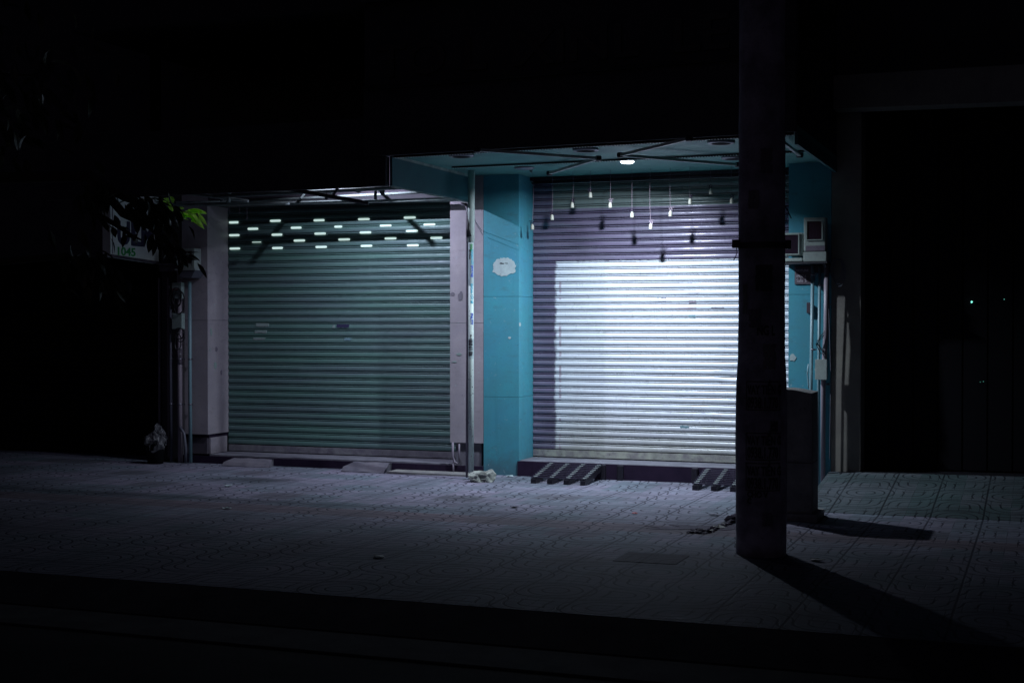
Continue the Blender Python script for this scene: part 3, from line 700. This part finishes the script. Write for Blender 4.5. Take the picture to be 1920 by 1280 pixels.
for k, (py, da, w_, h_) in enumerate(((300, .2, .5, .16), (372, -.35, .45, .12), (520, .1, .7, .17), (596, -.3, .5, .12), (668, .35, .55, .16), (800, .5, .3, .07), (975, .25, .4, .09), (560, -.75, .25, .2))):
    bm = BM(); nx, nz = 10, 6; g_ = []; zc = uz(py)
    for i in range(nx+1):
        for j in range(nz+1):
            e = 1+.16*noise.noise(Vector((i*.9, j*.9, k*3.))); a = ua+da+(i/nx-.5)*w_*e; zz = zc+(j/nz-.5)*h_*(1+.12*noise.noise(Vector((i*1.3, k, 1))))
            g_.append(bm.verts.new((UX+(rad(zz)+.0035)*cos(a), UY+(rad(zz)+.0035)*sin(a), zz)))
    for i in range(nx):
        for j in range(nz):
            if noise.noise(Vector((i*.6, j*.8, k*5.))) > -.28: bm.faces.new((g_[i*(nz+1)+j], g_[(i+1)*(nz+1)+j], g_[(i+1)*(nz+1)+j+1], g_[i*(nz+1)+j+1]))
    obj('flyer_remnant', bm, (M_GREYD, M_CONC, M_DARK)[k % 3], up)
bm = BM(); z = uz(458)
for k in range(40):
    a0, a1 = 2*pi*k/40, 2*pi*(k+1)/40
    bm.faces.new([bm.verts.new((UX+.1575*cos(a), UY+.1575*sin(a), zz)) for a, zz in ((a0, z-.02), (a1, z-.02), (a1, z+.02), (a0, z+.02))])
obj('steel_band', bm, M_STEEL, up)
for s in (-1, 1):
    c = Vector((UX, UY, 0)) + CR*s*(.172 if s < 0 else .170); bm = BM(); box(bm, c.x-.024, c.x+.024, c.y-.022, c.y+.022, uz(462 if s < 0 else 464), uz(446 if s < 0 else 447), .004); obj('band_clamp', bm, M_BLACK, up)
c = Vector((UX, UY, 0))-CR*.17
bm = BM(); tube(bm, [(c.x, c.y, uz(462)), (c.x+.005, c.y, uz(470)), (c.x-.004, c.y, uz(478)), (c.x-.02, c.y, uz(486))], .003, 5); obj('wire_tail', bm, M_BLACK, up)
c = Vector((UX, UY, 0))+CR*.152
bm = BM(); tube(bm, [(c.x-.01, c.y, uz(376)), (c.x+.02, c.y, uz(390)), (c.x+.045, c.y, uz(406))], .004, 5); obj('wire_tail', bm, M_BLACK, up)

# broken paving at the pole's left
rub = thing('pavement_rubble', 'broken dark paving and loose lumps on the pavement left of the utility pole', 'rubble', (2.75, -3.1, 0))
bm = BM(); pts = []
for k in range(30):
    a = 2*pi*k/30; r = 1+.8*noise.noise(Vector((cos(a)*2.5, sin(a)*2.5, 5)))+random.uniform(-.08, .08)
    q = at(1330, 988, z=.003); pts.append((q.x+.34*r*cos(a)+.05*sin(a), q.y+.15*r*sin(a)+.10*cos(a), .003))
prism(bm, pts, (0, 0, -.02)); obj('patch', bm, M_RISER, rub, label='dark earth patch')
path = [(1290, 997), (1310, 998), (1330, 997), (1345, 992), (1358, 985), (1368, 980), (1380, 975)]
for i in range(70):
    t_ = random.random()*(len(path)-1.001); k = int(t_); f = t_-k
    q = at(path[k][0]*(1-f)+path[k+1][0]*f, path[k][1]*(1-f)+path[k+1][1]*f+random.uniform(-3, 3), z=0)
    r = random.uniform(.008, .030)*(1.5 if k > 4 else .8); bm = BM(); bmesh.ops.create_icosphere(bm, subdivisions=1, radius=r)
    for v in bm.verts: v.co = Vector((v.co.x*1.3, v.co.y, v.co.z*.55))+q+Vector((0, 0, r*.3)); v.co += noise.noise_vector(v.co*40)*r*.9
    obj('lump', bm, M_CONC if random.random() < .25 else M_RISER, rub)
c0, c1 = at(1145, 1050, z=0), at(1255, 1033, z=0)
bm = BM(); box(bm, c0.x+.02, c0.x+.44, c0.y-.02, c0.y+.36, -.02, .0035)
tag(obj('inspection_cover', bm, M_PAVED, None, (c0.x+.25, c0.y+.15, 0)), 'dark square cover set in the pavement left of the utility pole', 'cover')

# small litter
for i, (px, py, s, m, lb) in enumerate([(965, 951, .045, M_BLACK, 'small dark dry leaf on the tiles in front of the left slatted ramp'), (1190, 963, .03, M_RED, 'reddish crumb on the tiles between the two slatted ramps'),
        (1338, 965, .06, M_POLE, 'crumpled grey scrap on the pavement just left of the utility pole'), (415, 918, .03, M_POLE, 'dark crumb on the shaded pavement below the green shutter'), (427, 911, .05, M_PAPER, 'pale paper bit on the shaded pavement below the green shutter'),
        (426, 953, .05, M_PAPER, 'thin pale paper bit on the dim pavement at the left'), (954, 893, .05, M_PAPER, 'white paper bit at the foot of the teal pillar'), (862, 888, .045, M_PAPER, 'white paper bit at the foot of the grey pillar'),
        (712, 1044, .06, M_BLACK, 'dark dry leaf alone on the near dim pavement'), (1530, 1050, .06, M_BLACK, 'dark crumpled leaf right of the utility pole')]):
    q = at(px, py, z=.004); bm = BM(); pts = []
    for k in range(9):
        a = 2*pi*k/9; r = random.uniform(.5, 1)*s; pts.append((q.x+r*cos(a), q.y+r*.8*sin(a), .004+random.uniform(0, .010)))
    prism(bm, pts, (0, 0, .004)); tag(obj('litter', bm, m, None, (q.x, q.y, 0)), lb, 'litter', 'bits of litter on the pavement')

# ================================================================== CONCRETE PEDESTAL
pd = thing('concrete_pedestal', 'waist high concrete service pedestal with rounded top behind the utility pole', 'pedestal', (3.1, -2.1, 0))
bm = BM(); n = 10; x0, x1 = 2.90, 3.285
top = [(x0+(x1-x0)*k/n, -2.28, 1.0+.035*sin(pi*k/n)**1.0*(1-.5*k/n)) for k in range(n+1)]
prism(bm, [(x0, -2.28, .0)]+top+[(x1, -2.28, .0)], (0, .34, 0)); wob(bm, .004, 6); obj('body', bm, M_CONC, pd)
bm = BM(); box(bm, x0-.02, x1+.045, -2.33, -1.90, -.01, .055); obj('footing', wob(bm, .006, 8), M_CONC, pd)
bm = BM(); box(bm, x0+.01, x1+.002, -2.283, -1.95, .45, .455); obj('groove', bm, M_INK, pd)

# ================================================================== METERS, PIPES and PLATE on the right pillar
def meter(x0, x1, z0, z1, y0, lb, big):
    t = thing('electricity_meter', lb, 'meter', ((x0+x1)/2, y0, z0), 'electricity meters on the right pillar'); w_ = x1-x0; h = z1-z0
    if big: zc0, gz0, gz1 = z0+h*.24, z0+h*.50, z1-h*.09
    else: zc0, gz0, gz1 = z0+h*.20, z0+h*.27, z1-h*.07
    bm = BM(); box(bm, x0, x1-.012*big, y0, y0+.13, zc0, z1, .008); obj('case', bm, M_BOX, t)
    bm = BM(); box(bm, x0, x1, y0-.014, y0+.13, z0, z0+h*(.22 if big else .12), .006); obj('terminal_cover', bm, M_BOX, t)
    if big: bm = BM(); box(bm, x0+.02, x1-.016, y0-.004, y0+.10, z0+h*.24, z0+h*.36); obj('label_strip', bm, M_MAUVE, t)
    gx0, gx1 = (x0+.032, x1-.045) if big else (x0+.02, x1-.04); bm = BM()
    e = .010
    box(bm, gx0-e, gx1+e, y0-.012, y0+.002, gz0-e, gz0); box(bm, gx0-e, gx1+e, y0-.012, y0+.002, gz1, gz1+e); box(bm, gx0-e, gx0, y0-.012, y0+.002, gz0, gz1); box(bm, gx1, gx1+e, y0-.012, y0+.002, gz0, gz1)
    obj('window_frame', bm, M_BOX, t); bm = BM(); box(bm, gx0, gx1, y0-.005, y0+.001, gz0, gz1); obj('window', bm, M_GLASS, t)
pA, pB = at(1507, 408, y=-.19), at(1550, 490, y=-.19); meter(pA.x, pB.x, pB.z, pA.z, -.19, 'larger pale electricity meter high on the right teal pillar', 1)
pC, pD = at(1466, 437, y=-.17), at(1505, 490, y=-.17); meter(pC.x, pD.x, pD.z, pC.z, -.17, 'smaller pale electricity meter half hidden behind the utility pole', 0)
bx = thing('meter_shelf', 'dark shelf bracket carrying the two electricity meters', 'shelf', (2.9, -.1, 2.1))
bm = BM(); box(bm, pC.x, pB.x+.01, -.22, -.002, pB.z-.018, pB.z-.003); obj('plate', bm, M_DARK, bx)
bm = BM(); prism(bm, [(pB.x-.03, -.2, pB.z-.02), (pB.x-.03, -.005, pB.z-.02), (pB.x-.03, -.005, pB.z-.12)], (.02, 0, 0)); obj('bracket', bm, M_DARK, bx)
bm = BM(); box(bm, 2.96, 3.105, -.06, -.002, pB.z-.10, pB.z-.019); obj('cable_trough', bm, M_DARK, bx)
a, b_ = at(1490, 499, y=-.012), at(1524, 532.5, y=-.012)
pl = thing('warning_plate', 'small brown wall plate with pale lettering below the electricity meters', 'plate', ((a.x+b_.x)/2, -.01, b_.z))
bm = BM(); box(bm, a.x, b_.x, -.012, -.002, b_.z, a.z, .001); obj('plate', bm, M_PLATE, pl)
bm = BM(); e = .0025
for q in ((a.x+.006, b_.x-.004, b_.z+.006, b_.z+.006+e), (a.x+.006, a.x+.006+e, b_.z+.006, a.z-.006)): box(bm, q[0], q[1], -.0135, -.0122, q[2], q[3])
obj('border', bm, M_TXT, pl)
for s, fz, sz in (('HOTLINE', .70, .030), ('0937.6', .36, .038), ('Safe S', .11, .045)):
    obj('lettering', text_plane(text_mesh(s, sz, .0006, .0006, .92), (a.x+.015, -.0135, b_.z+(a.z-b_.z)*fz), (1, 0, 0), (0, 0, 1)), M_TXT, pl)
GP = 'conduit pipes on the right pillar'
def pipe(pts, r, m, lb, group, clips=()):
    t = thing('conduit_pipe', lb, 'pipe', tuple(pts[-1]), group); bm = BM(); tube(bm, pts, r, 12); obj('tube', bm, m, t)
    for z in clips:
        c = Vector(pts[0]); bm = BM(); lathe(bm, (c.x, c.y, z), [(r+.003, -.008), (r+.003, .008)], 12); box(bm, c.x, c.x+r+.02, c.y+.0, c.y+r, z-.006, z+.006); obj('clip', bm, M_STEELG, t)
zt = pB.z-.02
q = at(1524, 560, y=-.07); q2 = at(1520.5, 720, y=-.07); pipe([(q.x, -.07, zt), (q2.x, -.07, .9), (q2.x, -.06, .02)], .0165, M_PVC, 'blue grey conduit nearest to the brown plate under the meters', GP, (2.0, 1.30))
q = at(1537, 560, y=-.06); pipe([(q.x, -.06, zt), (q.x-.01, -.06, .9), (q.x-.01, -.06, .02)], .014, M_PVC, 'blue grey conduit in the middle of the three under the meters', GP, (1.9,))
q = at(1549, 560, y=-.12); q2 = at(1543, 860, y=-.12); pipe([(q.x, -.10, zt), (q.x, -.12, 1.5), (q2.x, -.12, 1.0), (q2.x, -.12, .01)], .023, M_PVCP, 'thick mauve grey conduit running to the ground on the right teal pillar', GP, (1.72, .98))
q = at(1516, 690, y=-.06)
pipe([at(1516, 682, y=-.07), at(1514, 700, y=-.07), at(1516, 722, y=-.07), at(1517, 728, y=-.07)], .007, M_PVC, 'thin blue cable loop low beside the conduits', None)
a, b_ = at(1530, 674, y=-.16), at(1550, 711, y=-.16)
jb = thing('junction_box', 'pale junction box on the thick conduit right of the pedestal', 'junction box', ((a.x+b_.x)/2, -.15, b_.z))
bm = BM(); box(bm, a.x, b_.x, -.18, -.10, b_.z, a.z, .006); obj('box', bm, M_BOX, jb); bm = BM(); box(bm, a.x-.004, b_.x+.004, -.186, -.181, b_.z-.003, a.z+.003, .002); obj('lid', bm, M_BOX, jb)
bm = BM(); tube(bm, [(a.x-.012, -.15, (a.z+b_.z)/2), (a.x, -.15, (a.z+b_.z)/2)], .008, 8); obj('gland', bm, M_BOX, jb)
q = at(1517, 577, y=-.02); bm = BM(); box(bm, q.x-.02, q.x+.015, -.04, -.003, q.z-.05, q.z+.05, .004); tag(obj('door_chime', bm, M_PLATE, None, (q.x, 0, q.z)), 'small dark box on the right teal pillar left of the conduits', 'wall box')
cw = thing('tangled_wire', 'tangle of thin dark wire tied round the thick conduit above the junction box', 'wire', tuple(at(1540, 640, y=-.15)))
for k in range(5):
    bm = BM(); y = -.15; o = random.uniform(-4, 4)
    tube(bm, [at(1547+o*.3, 620+k*3, y=y), at(1536+o, 632+k*2, y=y-.02), at(1534-k, 645, y=y), at(1542+o, 655+k*2, y=y-.01), at(1548, 664, y=y)], .0025, 5); obj('loop', bm, M_BLACK, cw)
cw = thing('cable_coil', 'coil of thin dark cable hanging right of the meters', 'cable', tuple(at(1565, 505, y=-.08)))
for k in range(4):
    c = at(1568+k*2, 505+k*2, y=-.08); bm = BM(); tube(bm, [c+Vector((.055*cos(2*pi*j/14), 0, (.10+.01*k)*sin(2*pi*j/14))) for j in range(15)], .004, 5, False); obj('loop', bm, M_PVCD, cw)
bm = BM(); tube(bm, [at(1552, 495, y=-.08), at(1558, 700, y=-.05), at(1556, 860, y=-.05)], .006, 6); tag(obj('wall_cable', bm, M_PVCD, None, tuple(at(1556, 860, y=-.05))), 'long thin dark cable down the wall right of the thick conduit', 'cable')

# ================================================================== RIGHT NEIGHBOUR with dark gateway
nb = thing('neighbour_building', 'unlit building with a narrow beige pier and a wide black gateway at the right', 'building', (5, .3, 0))
bm = BM(); box(bm, 3.116, 3.385, 0, .9, 0, 3.805); obj('pier', bm, M_BEIGE, nb)
bm = BM(); prism(bm, [(3.17, -.30, 3.50), (9.5, -.30, 3.42), (9.5, -.30, 3.80), (3.17, -.30, 3.80)], (0, .28, 0)); obj('lintel', bm, M_BEIGE, nb)
bm = BM(); box(bm, 3.17, 12, -.10, .9, 3.81, 12); obj('upper_wall', bm, M_DARK, nb)
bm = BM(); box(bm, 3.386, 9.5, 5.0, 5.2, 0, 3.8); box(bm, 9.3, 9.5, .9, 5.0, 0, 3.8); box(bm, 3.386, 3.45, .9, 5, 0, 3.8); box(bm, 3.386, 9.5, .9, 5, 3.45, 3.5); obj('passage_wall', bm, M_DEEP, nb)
bm = BM(); prism(bm, [(3.10, -1.75, .004), (9.5, -1.75, .004), (9.5, .9, .34), (9.5, .9, -.01), (3.10, .9, -.01)][:0] or [(3.135, -1.72, .004), (3.135, -.02, .165), (3.135, -.02, .0), (3.135, -1.72, .0)], (.002, 0, 0))
bmesh.ops.delete(bm, geom=bm.verts[:], context='VERTS')
v = [bm.verts.new(p) for p in ((3.10, -1.72, .003), (9.5, -1.72, .003), (9.5, -.004, .22), (3.10, -.004, .160), (3.10, -1.72, -.01), (9.5, -1.72, -.01), (9.5, -.004, -.01), (3.10, -.004, -.01))]
for f in ((0,1,2,3), (7,6,5,4), (0,4,5,1), (1,5,6,2), (2,6,7,3), (3,7,4,0)): bm.faces.new([v[k] for k in f])
struct('entrance_ramp', bm, M_PAVER)
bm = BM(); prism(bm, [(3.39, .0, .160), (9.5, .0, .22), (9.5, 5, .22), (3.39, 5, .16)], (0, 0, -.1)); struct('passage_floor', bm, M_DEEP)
bm = BM(); z0 = .166
for k in range(28): box(bm, 3.40+k*.22, 3.40+k*.22+.205, .30, .33, z0+.01+k*.0022, 3.9)
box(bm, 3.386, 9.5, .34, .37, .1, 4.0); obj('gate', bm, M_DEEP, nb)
for i, (px, py, s) in enumerate(((1822, 566, .010), (1838, 716, .004), (1883, 561, .006), (1844, 715, .004))):
    q = at(px, py, y=.28); bm = BM(); lathe(bm, q, [(s*.5, -s), (s, 0), (s*.5, s)], 8)
    tag(obj('indicator_light', bm, glow('indicator', (.25, 1., .8), 1.2 if i == 0 else .18), None, tuple(q)), ('brightest tiny green light in the black gateway', 'tiny dim light low in the black gateway, left one of a close pair', 'tiny dim light high in the black gateway at the far right', 'tiny dim light low in the black gateway, right one of a close pair')[i], 'indicator light', 'tiny lights in the gateway')

# ================================================================== LEFT NEIGHBOUR, conduits, sign
ln = thing('neighbour_house', 'almost black house front at the left edge with pale door trim', 'house', (-7, 0, 0))
bm = BM(); box(bm, -4.262, -3.992, 0.012, .9, 0, 12); obj('pier', bm, M_DARK, ln)
bm = BM(); box(bm, -14, -4.40, .0, .9, 2.3, 12); box(bm, -12, -7.2, .0, .9, 0, 2.3); obj('wall', bm, M_DARK, ln)
bm = BM(); box(bm, -7.2, -4.265, .55, .9, 0, 2.3)
for k in range(22): box(bm, -7.2, -4.265, .52, .548, .03+k*.1, .03+k*.1+.082)
obj('shutter', bm, M_DEEP, ln)
for px in (298, 315): 
    q = at(px, 600, y=-.01); bm = BM(); box(bm, q.x-.011, q.x+.008, -.012, .012, .05, 2.05); obj('door_trim', bm, M_MAUVE, ln)
a, b_ = at(300, 497, y=-.06), at(336, 509, y=-.06)
bm = BM(); box(bm, a.x, b_.x, -.08, .01, b_.z, a.z, .004); box(bm, a.x-.02, b_.x+.01, -.10, .01, a.z+.001, a.z+.018, .003); obj('ledge', bm, M_BAND, ln)
sg = thing('shop_sign', 'pale green sign board reading 1045 half hidden by leaves', 'sign', (-4.30, -.5, 2.2))
SX = -4.285; ynear = at(207, 470, x=SX).y
bm = BM(); v = []
zn, zf = at(205, 484, x=SX).z+.02, at(300, 494.5, x=SX).z
prism(bm, [(SX, ynear, zn), (SX, -.01, zf), (SX, -.01, 2.95), (SX, ynear, 2.95)], (-.10, 0, 0)); obj('box', bm, M_SIGNW, sg)
dv = Vector((0, -.01-ynear, zf-zn)).normalized(); nv = Vector((1, 0, 0)); upv = Vector((0, 0, 1))
bm = BM(); bar(bm, (SX+.008, ynear, zn+.008), (SX+.008, -.012, zf+.008), .016, .028); obj('bottom_trim', bm, M_BAND, sg)
bm = BM(); box(bm, SX+.001, SX+.006, ynear+.03, ynear+.036, zn+.03, 2.9); obj('side_trim', bm, M_MAUVE, sg)
def stext(s, px, py, hpx, sx, m, bold):
    o = at(px, py, x=SX+.003); o2 = at(px+20, py+1.6, x=SX+.003); dirv = (o2-o).normalized()
    size = hpx*((o-CAM).dot(CF))/FPX/.70
    return obj('lettering', text_plane(text_mesh(s, size, .002, bold, sx), o, dirv, upv), m, sg)
stext('1045', 217.5, 477.5, 15, 1.45, M_SIGNG, .003); stext('UI', 219, 456, 42, 1.0, M_SIGNK, .012); stext('LM', 247, 459, 40, 1.0, M_SIGNK, .012)
GQ = 'conduits on the dark pier at the left'
for px, r, top, m, lb in ((320, .017, 545, M_PVCD, 'dark corrugated conduit, left one of the three beside the left grey pillar'), (337, .028, 500, M_PVCP, 'thick mauve conduit carrying the boxes beside the left grey pillar'), (356, .020, 528, M_PVC, 'blue grey conduit nearest to the left grey pillar')):
    q = at(px, 700, y=-.06); zt_ = at(px, top, y=-.06).z
    pipe([(q.x, -.06, zt_), (q.x, -.06, 1.0), (q.x+.006, -.06, .01)], r, m, lb, GQ, (1.15, .65))
q = at(345, 820, y=-.09); pipe([at(337, 800, y=-.10), at(345, 812, y=-.10), at(348, 840, y=-.10), at(348, 866, y=-.09)], .016, M_PVCD, 'short dark corrugated hose curving to the ground beside the left grey pillar', None)
for a_, b2, m, lb, tx in (((324, 530), (342, 560), M_BOXG, 'grey junction box with red number on the left conduit', 'P 135'), ((324, 587), (343, 617), M_BOX, 'plain pale junction box below the numbered one on the left conduit', None)):
    a, b_ = at(*a_, y=-.13), at(*b2, y=-.13); jb = thing('junction_box', lb, 'junction box', ((a.x+b_.x)/2, -.1, b_.z))
    bm = BM(); box(bm, a.x, b_.x, -.15, -.09, b_.z, a.z, .006); bo = obj('box', bm, M_BOXG, jb); bm = BM(); box(bm, a.x+.006, b_.x-.006, -.1535, -.1505, b_.z+.006, a.z-.006); obj('lid', bm, M_BOXG, jb)
    if tx: obj('lettering', text_plane(text_mesh(tx, .036, .0006, .0008, .9), (a.x+.008, -.1545, b_.z+.085), (1, 0, 0), (0, 0, 1)), M_RED, jb)
cc = thing('cable_bundle', 'loops of dark cable hanging around the junction boxes at the left', 'cable', tuple(at(337, 570, y=-.16)))
for cx_, cy_, rx, rz in ((328, 562, .075, .085), (331, 556, .06, .10), (335, 566, .07, .13), (336, 625, .055, .06), (339, 628, .045, .075), (333, 640, .04, .09)):
    c = at(cx_, cy_, y=-.165); bm = BM(); tube(bm, [c+Vector((rx*cos(2*pi*j/16), .01*sin(j), rz*sin(2*pi*j/16))) for j in range(17)], .0065, 6, False); obj('loop', bm, M_BLACK, cc)
q = at(337, 668, y=-.06)
bm = BM(); lathe(bm, (q.x, -.06, q.z-.09), [(.0290, 0), (.0290, .18)], 14); st_ = obj('conduit_sticker', bm, M_MAUVE, None, (q.x, -.06, q.z-.09)); tag(st_, 'striped sticker wrapped on the left conduit below the boxes', 'sticker')
obj('lettering', text_wrap(text_mesh('0937 506', .036, .0004, .0015, .75), q.x, -.06, .0292, -pi/2+.35+.1, q.z+.085, True), M_INK, st_)
a, b_ = at(338, 466, y=-.12), at(372, 512, y=-.12)
mt = thing('meter_box', 'pale meter box with hooded shelf behind the dark leaves at the left grey pillar', 'meter', ((a.x+b_.x)/2, -.1, b_.z))
bm = BM(); box(bm, a.x+.01, b_.x-.04, -.14, -.004, b_.z+.05, a.z, .006); obj('case', bm, M_BOX, mt)
bm = BM(); box(bm, a.x+.03, b_.x-.07, -.145, -.1405, b_.z+.11, a.z-.03); obj('window', bm, M_GLASS, mt)
bm = BM(); prism(bm, [(a.x-.01, -.2, b_.z+.03), (b_.x+.01, -.2, b_.z+.03), (b_.x-.04, -.2, b_.z-.05), (a.x+.05, -.2, b_.z-.05)], (0, .19, 0)); obj('shelf', bm, M_PVCD, mt)
bm = BM(); box(bm, a.x-.012, b_.x+.012, -.21, -.005, b_.z+.031, b_.z+.048); obj('shelf_top', bm, M_BOX, mt)

# bin with plastic bag
q = at(308, 866, z=0); bn = thing('rubbish_bin', 'dark bin topped by a crumpled clear plastic bag beside the left conduits', 'bin', (q.x, -.22, 0))
bm = BM(); lathe(bm, (q.x, -.22, 0), [(.085, 0), (.105, .22), (.112, .225)], 20); obj('bucket', bm, M_DEEP, bn)
bm = BM(); bmesh.ops.create_icosphere(bm, subdivisions=4, radius=1)
for v in bm.verts:
    z = v.co.z; s = 1-.35*max(0, z); v.co = Vector((q.x+.01+v.co.x*.115*s+.02*max(0, z), -.22+v.co.y*.10*s, .26+z*.15)); v.co += noise.noise_vector(v.co*14)*.05 + noise.noise_vector(v.co*38)*.018
b = NB('crumpled_plastic'); b.bump(b.noise(40, 4, .7), .8, .01); b.p.inputs['Transmission Weight'].default_value = .25
obj('plastic_bag', bm, b.out((.085, .088, .10), .35, 0, .5), bn)

# ================================================================== TREE at the left
tr = thing('street_tree', 'dark leafy street tree at the left edge with one twig of bright green leaves', 'tree', (-3.1, -5.2, 0))
bx_, by_ = -3.35, -5.3
def leaf(bm, p, d, L, W, up=Vector((0, 0, 1)), curl=.25):
    d = d.normalized(); s = d.cross(up); s = s.normalized() if s.length > .05 else Vector((1, 0, 0)); n = s.cross(d)
    mid = []; lf = []; rt = []
    for k, w_ in enumerate((.05, .62, 1., .95, .6, .02)):
        t = k/5; c = p + d*L*t - n*curl*L*t*t; mid.append(bm.verts.new(c)); 
        lf.append(bm.verts.new(c + s*W/2*w_ + n*W*.16*w_)); rt.append(bm.verts.new(c - s*W/2*w_ + n*W*.16*w_))
    for k in range(5):
        bm.faces.new((mid[k], mid[k+1], lf[k+1], lf[k])); bm.faces.new((mid[k+1], mid[k], rt[k], rt[k+1]))
bm = BM(); tube(bm, [(bx_, by_, 0), (bx_+.05, by_+.03, 1.2), (bx_+.0, by_, 2.4), (bx_+.1, by_+.1, 3.6), (bx_+.05, by_+.2, 5.2)], [.15, .12, .10, .08, .04], 12); obj('trunk', wob(bm, .02, 4), M_BARK, tr)
lb_ = BM(); tw = BM()
def limb(pts, r0, r1):
    n = len(pts); tube(tw, pts, [r0+(r1-r0)*k/(n-1) for k in range(n)], 7)
def leaves_along(pts, n, spread, L=.13, bm_=None, down=.5):
    bm_ = bm_ or lb_
    for i in range(n):
        t = random.random()*(len(pts)-1.001); k = int(t); f = t-k; p = Vector(pts[k])*(1-f)+Vector(pts[k+1])*f
        p += Vector([random.gauss(0, spread) for _ in range(3)])
        d = Vector((random.uniform(-.4, 1), random.uniform(-.7, .7), random.uniform(-1.3, .3)-down)); leaf(bm_, p, d, L*random.uniform(.75, 1.25), L*.38*random.uniform(.8, 1.2), Vector((random.uniform(-.5, .5), random.uniform(-1, .2), 1)))
A = lambda px, py, y: at(px, py, y=y)
fork = Vector((bx_, by_, 2.6))
main = [fork, A(170, 330, -5.0), A(230, 400, -4.8), A(280, 425, -4.6), A(320, 460, -4.5), A(360, 490, -4.4)]
limb(main, .05, .006); leaves_along(main[3:5], 12, .03, .13); leaves_along([main[4], main[5]], 15, .025, .11, down=0)
b2 = [main[1], A(230, 370, -4.9), A(270, 385, -4.7), A(300, 400, -4.6), A(325, 415, -4.5)]
limb(b2, .03, .006); leaves_along(b2[1:], 46, .05, .12, down=.1); leaves_along(b2[1:4], 34, .05, .14, down=.3)
b3 = [main[1], A(180, 400, -5), A(215, 420, -4.9), A(245, 440, -4.8), A(265, 450, -4.8)]
limb(b3, .03, .006); leaves_along(b3[1:], 14, .04, .10, down=.1); leaves_along(b3[:2], 30, .07, .15)
b4 = [Vector((bx_, by_, 1.9)), A(120, 480, -5), A(165, 490, -4.9), A(190, 500, -4.8), A(215, 525, -4.8)]
limb(b4, .03, .006); leaves_along(b4[1:], 60, .07, .15)
for i in range(26):
    a = random.uniform(0, 2*pi); h = random.uniform(2.3, 5.2); L_ = random.uniform(.7, 1.5)
    p0 = Vector((bx_+.05, by_+.05, h)); e = p0+Vector((cos(a)*L_, sin(a)*L_*.8, random.uniform(-.1, .9)))
    if e.x > bx_+.75 and e.z < 2.9: e.x = bx_+.6
    m_ = (p0+e)/2+Vector((0, 0, .12)); limb([p0, m_, e], .03, .006); leaves_along([p0*.4+e*.6, e, e+(e-p0)*.15], 70, .17, .15, down=.2)
obj('crown', lb_, M_LEAF, tr)
# lit twig
yl = -2.15; tw1 = [A(292, 372, yl), A(312, 382, yl), A(330, 394, yl), A(345, 397, yl), A(372, 402, yl)]
limb([main[2], A(262, 376, -3.6), tw1[0]] + tw1[1:], .012, .003)
obj('branches', tw, M_BARK, tr)
gl = BM()
for (x0, y0), (x1, y1), w_ in (((306, 372), (327, 379), .038), ((318, 368), (328, 377), .03), ((315, 380), (324, 396), .042), ((333, 391), (346, 390), .034), ((347, 396), (384, 396), .055), ((352, 393), (386, 399), .04),
                               ((338, 397), (368, 416), .055), ((351, 394), (382, 428), .062), ((370, 398), (388, 423), .038), ((336, 398), (352, 412), .04), ((343, 400), (362, 416), .035), ((304, 377), (314, 381), .02)):
    p, q = A(x0, y0, yl+random.uniform(-.03, .03)), A(x1, y1, yl+random.uniform(-.05, .05)); leaf(gl, p, q-p, (q-p).length, w_, Vector((.15, -1, .5)), .08)
obj('lit_leaves', gl, M_LEAFL, tr, label='twig leaves coloured extra bright green as lit by the lamp')
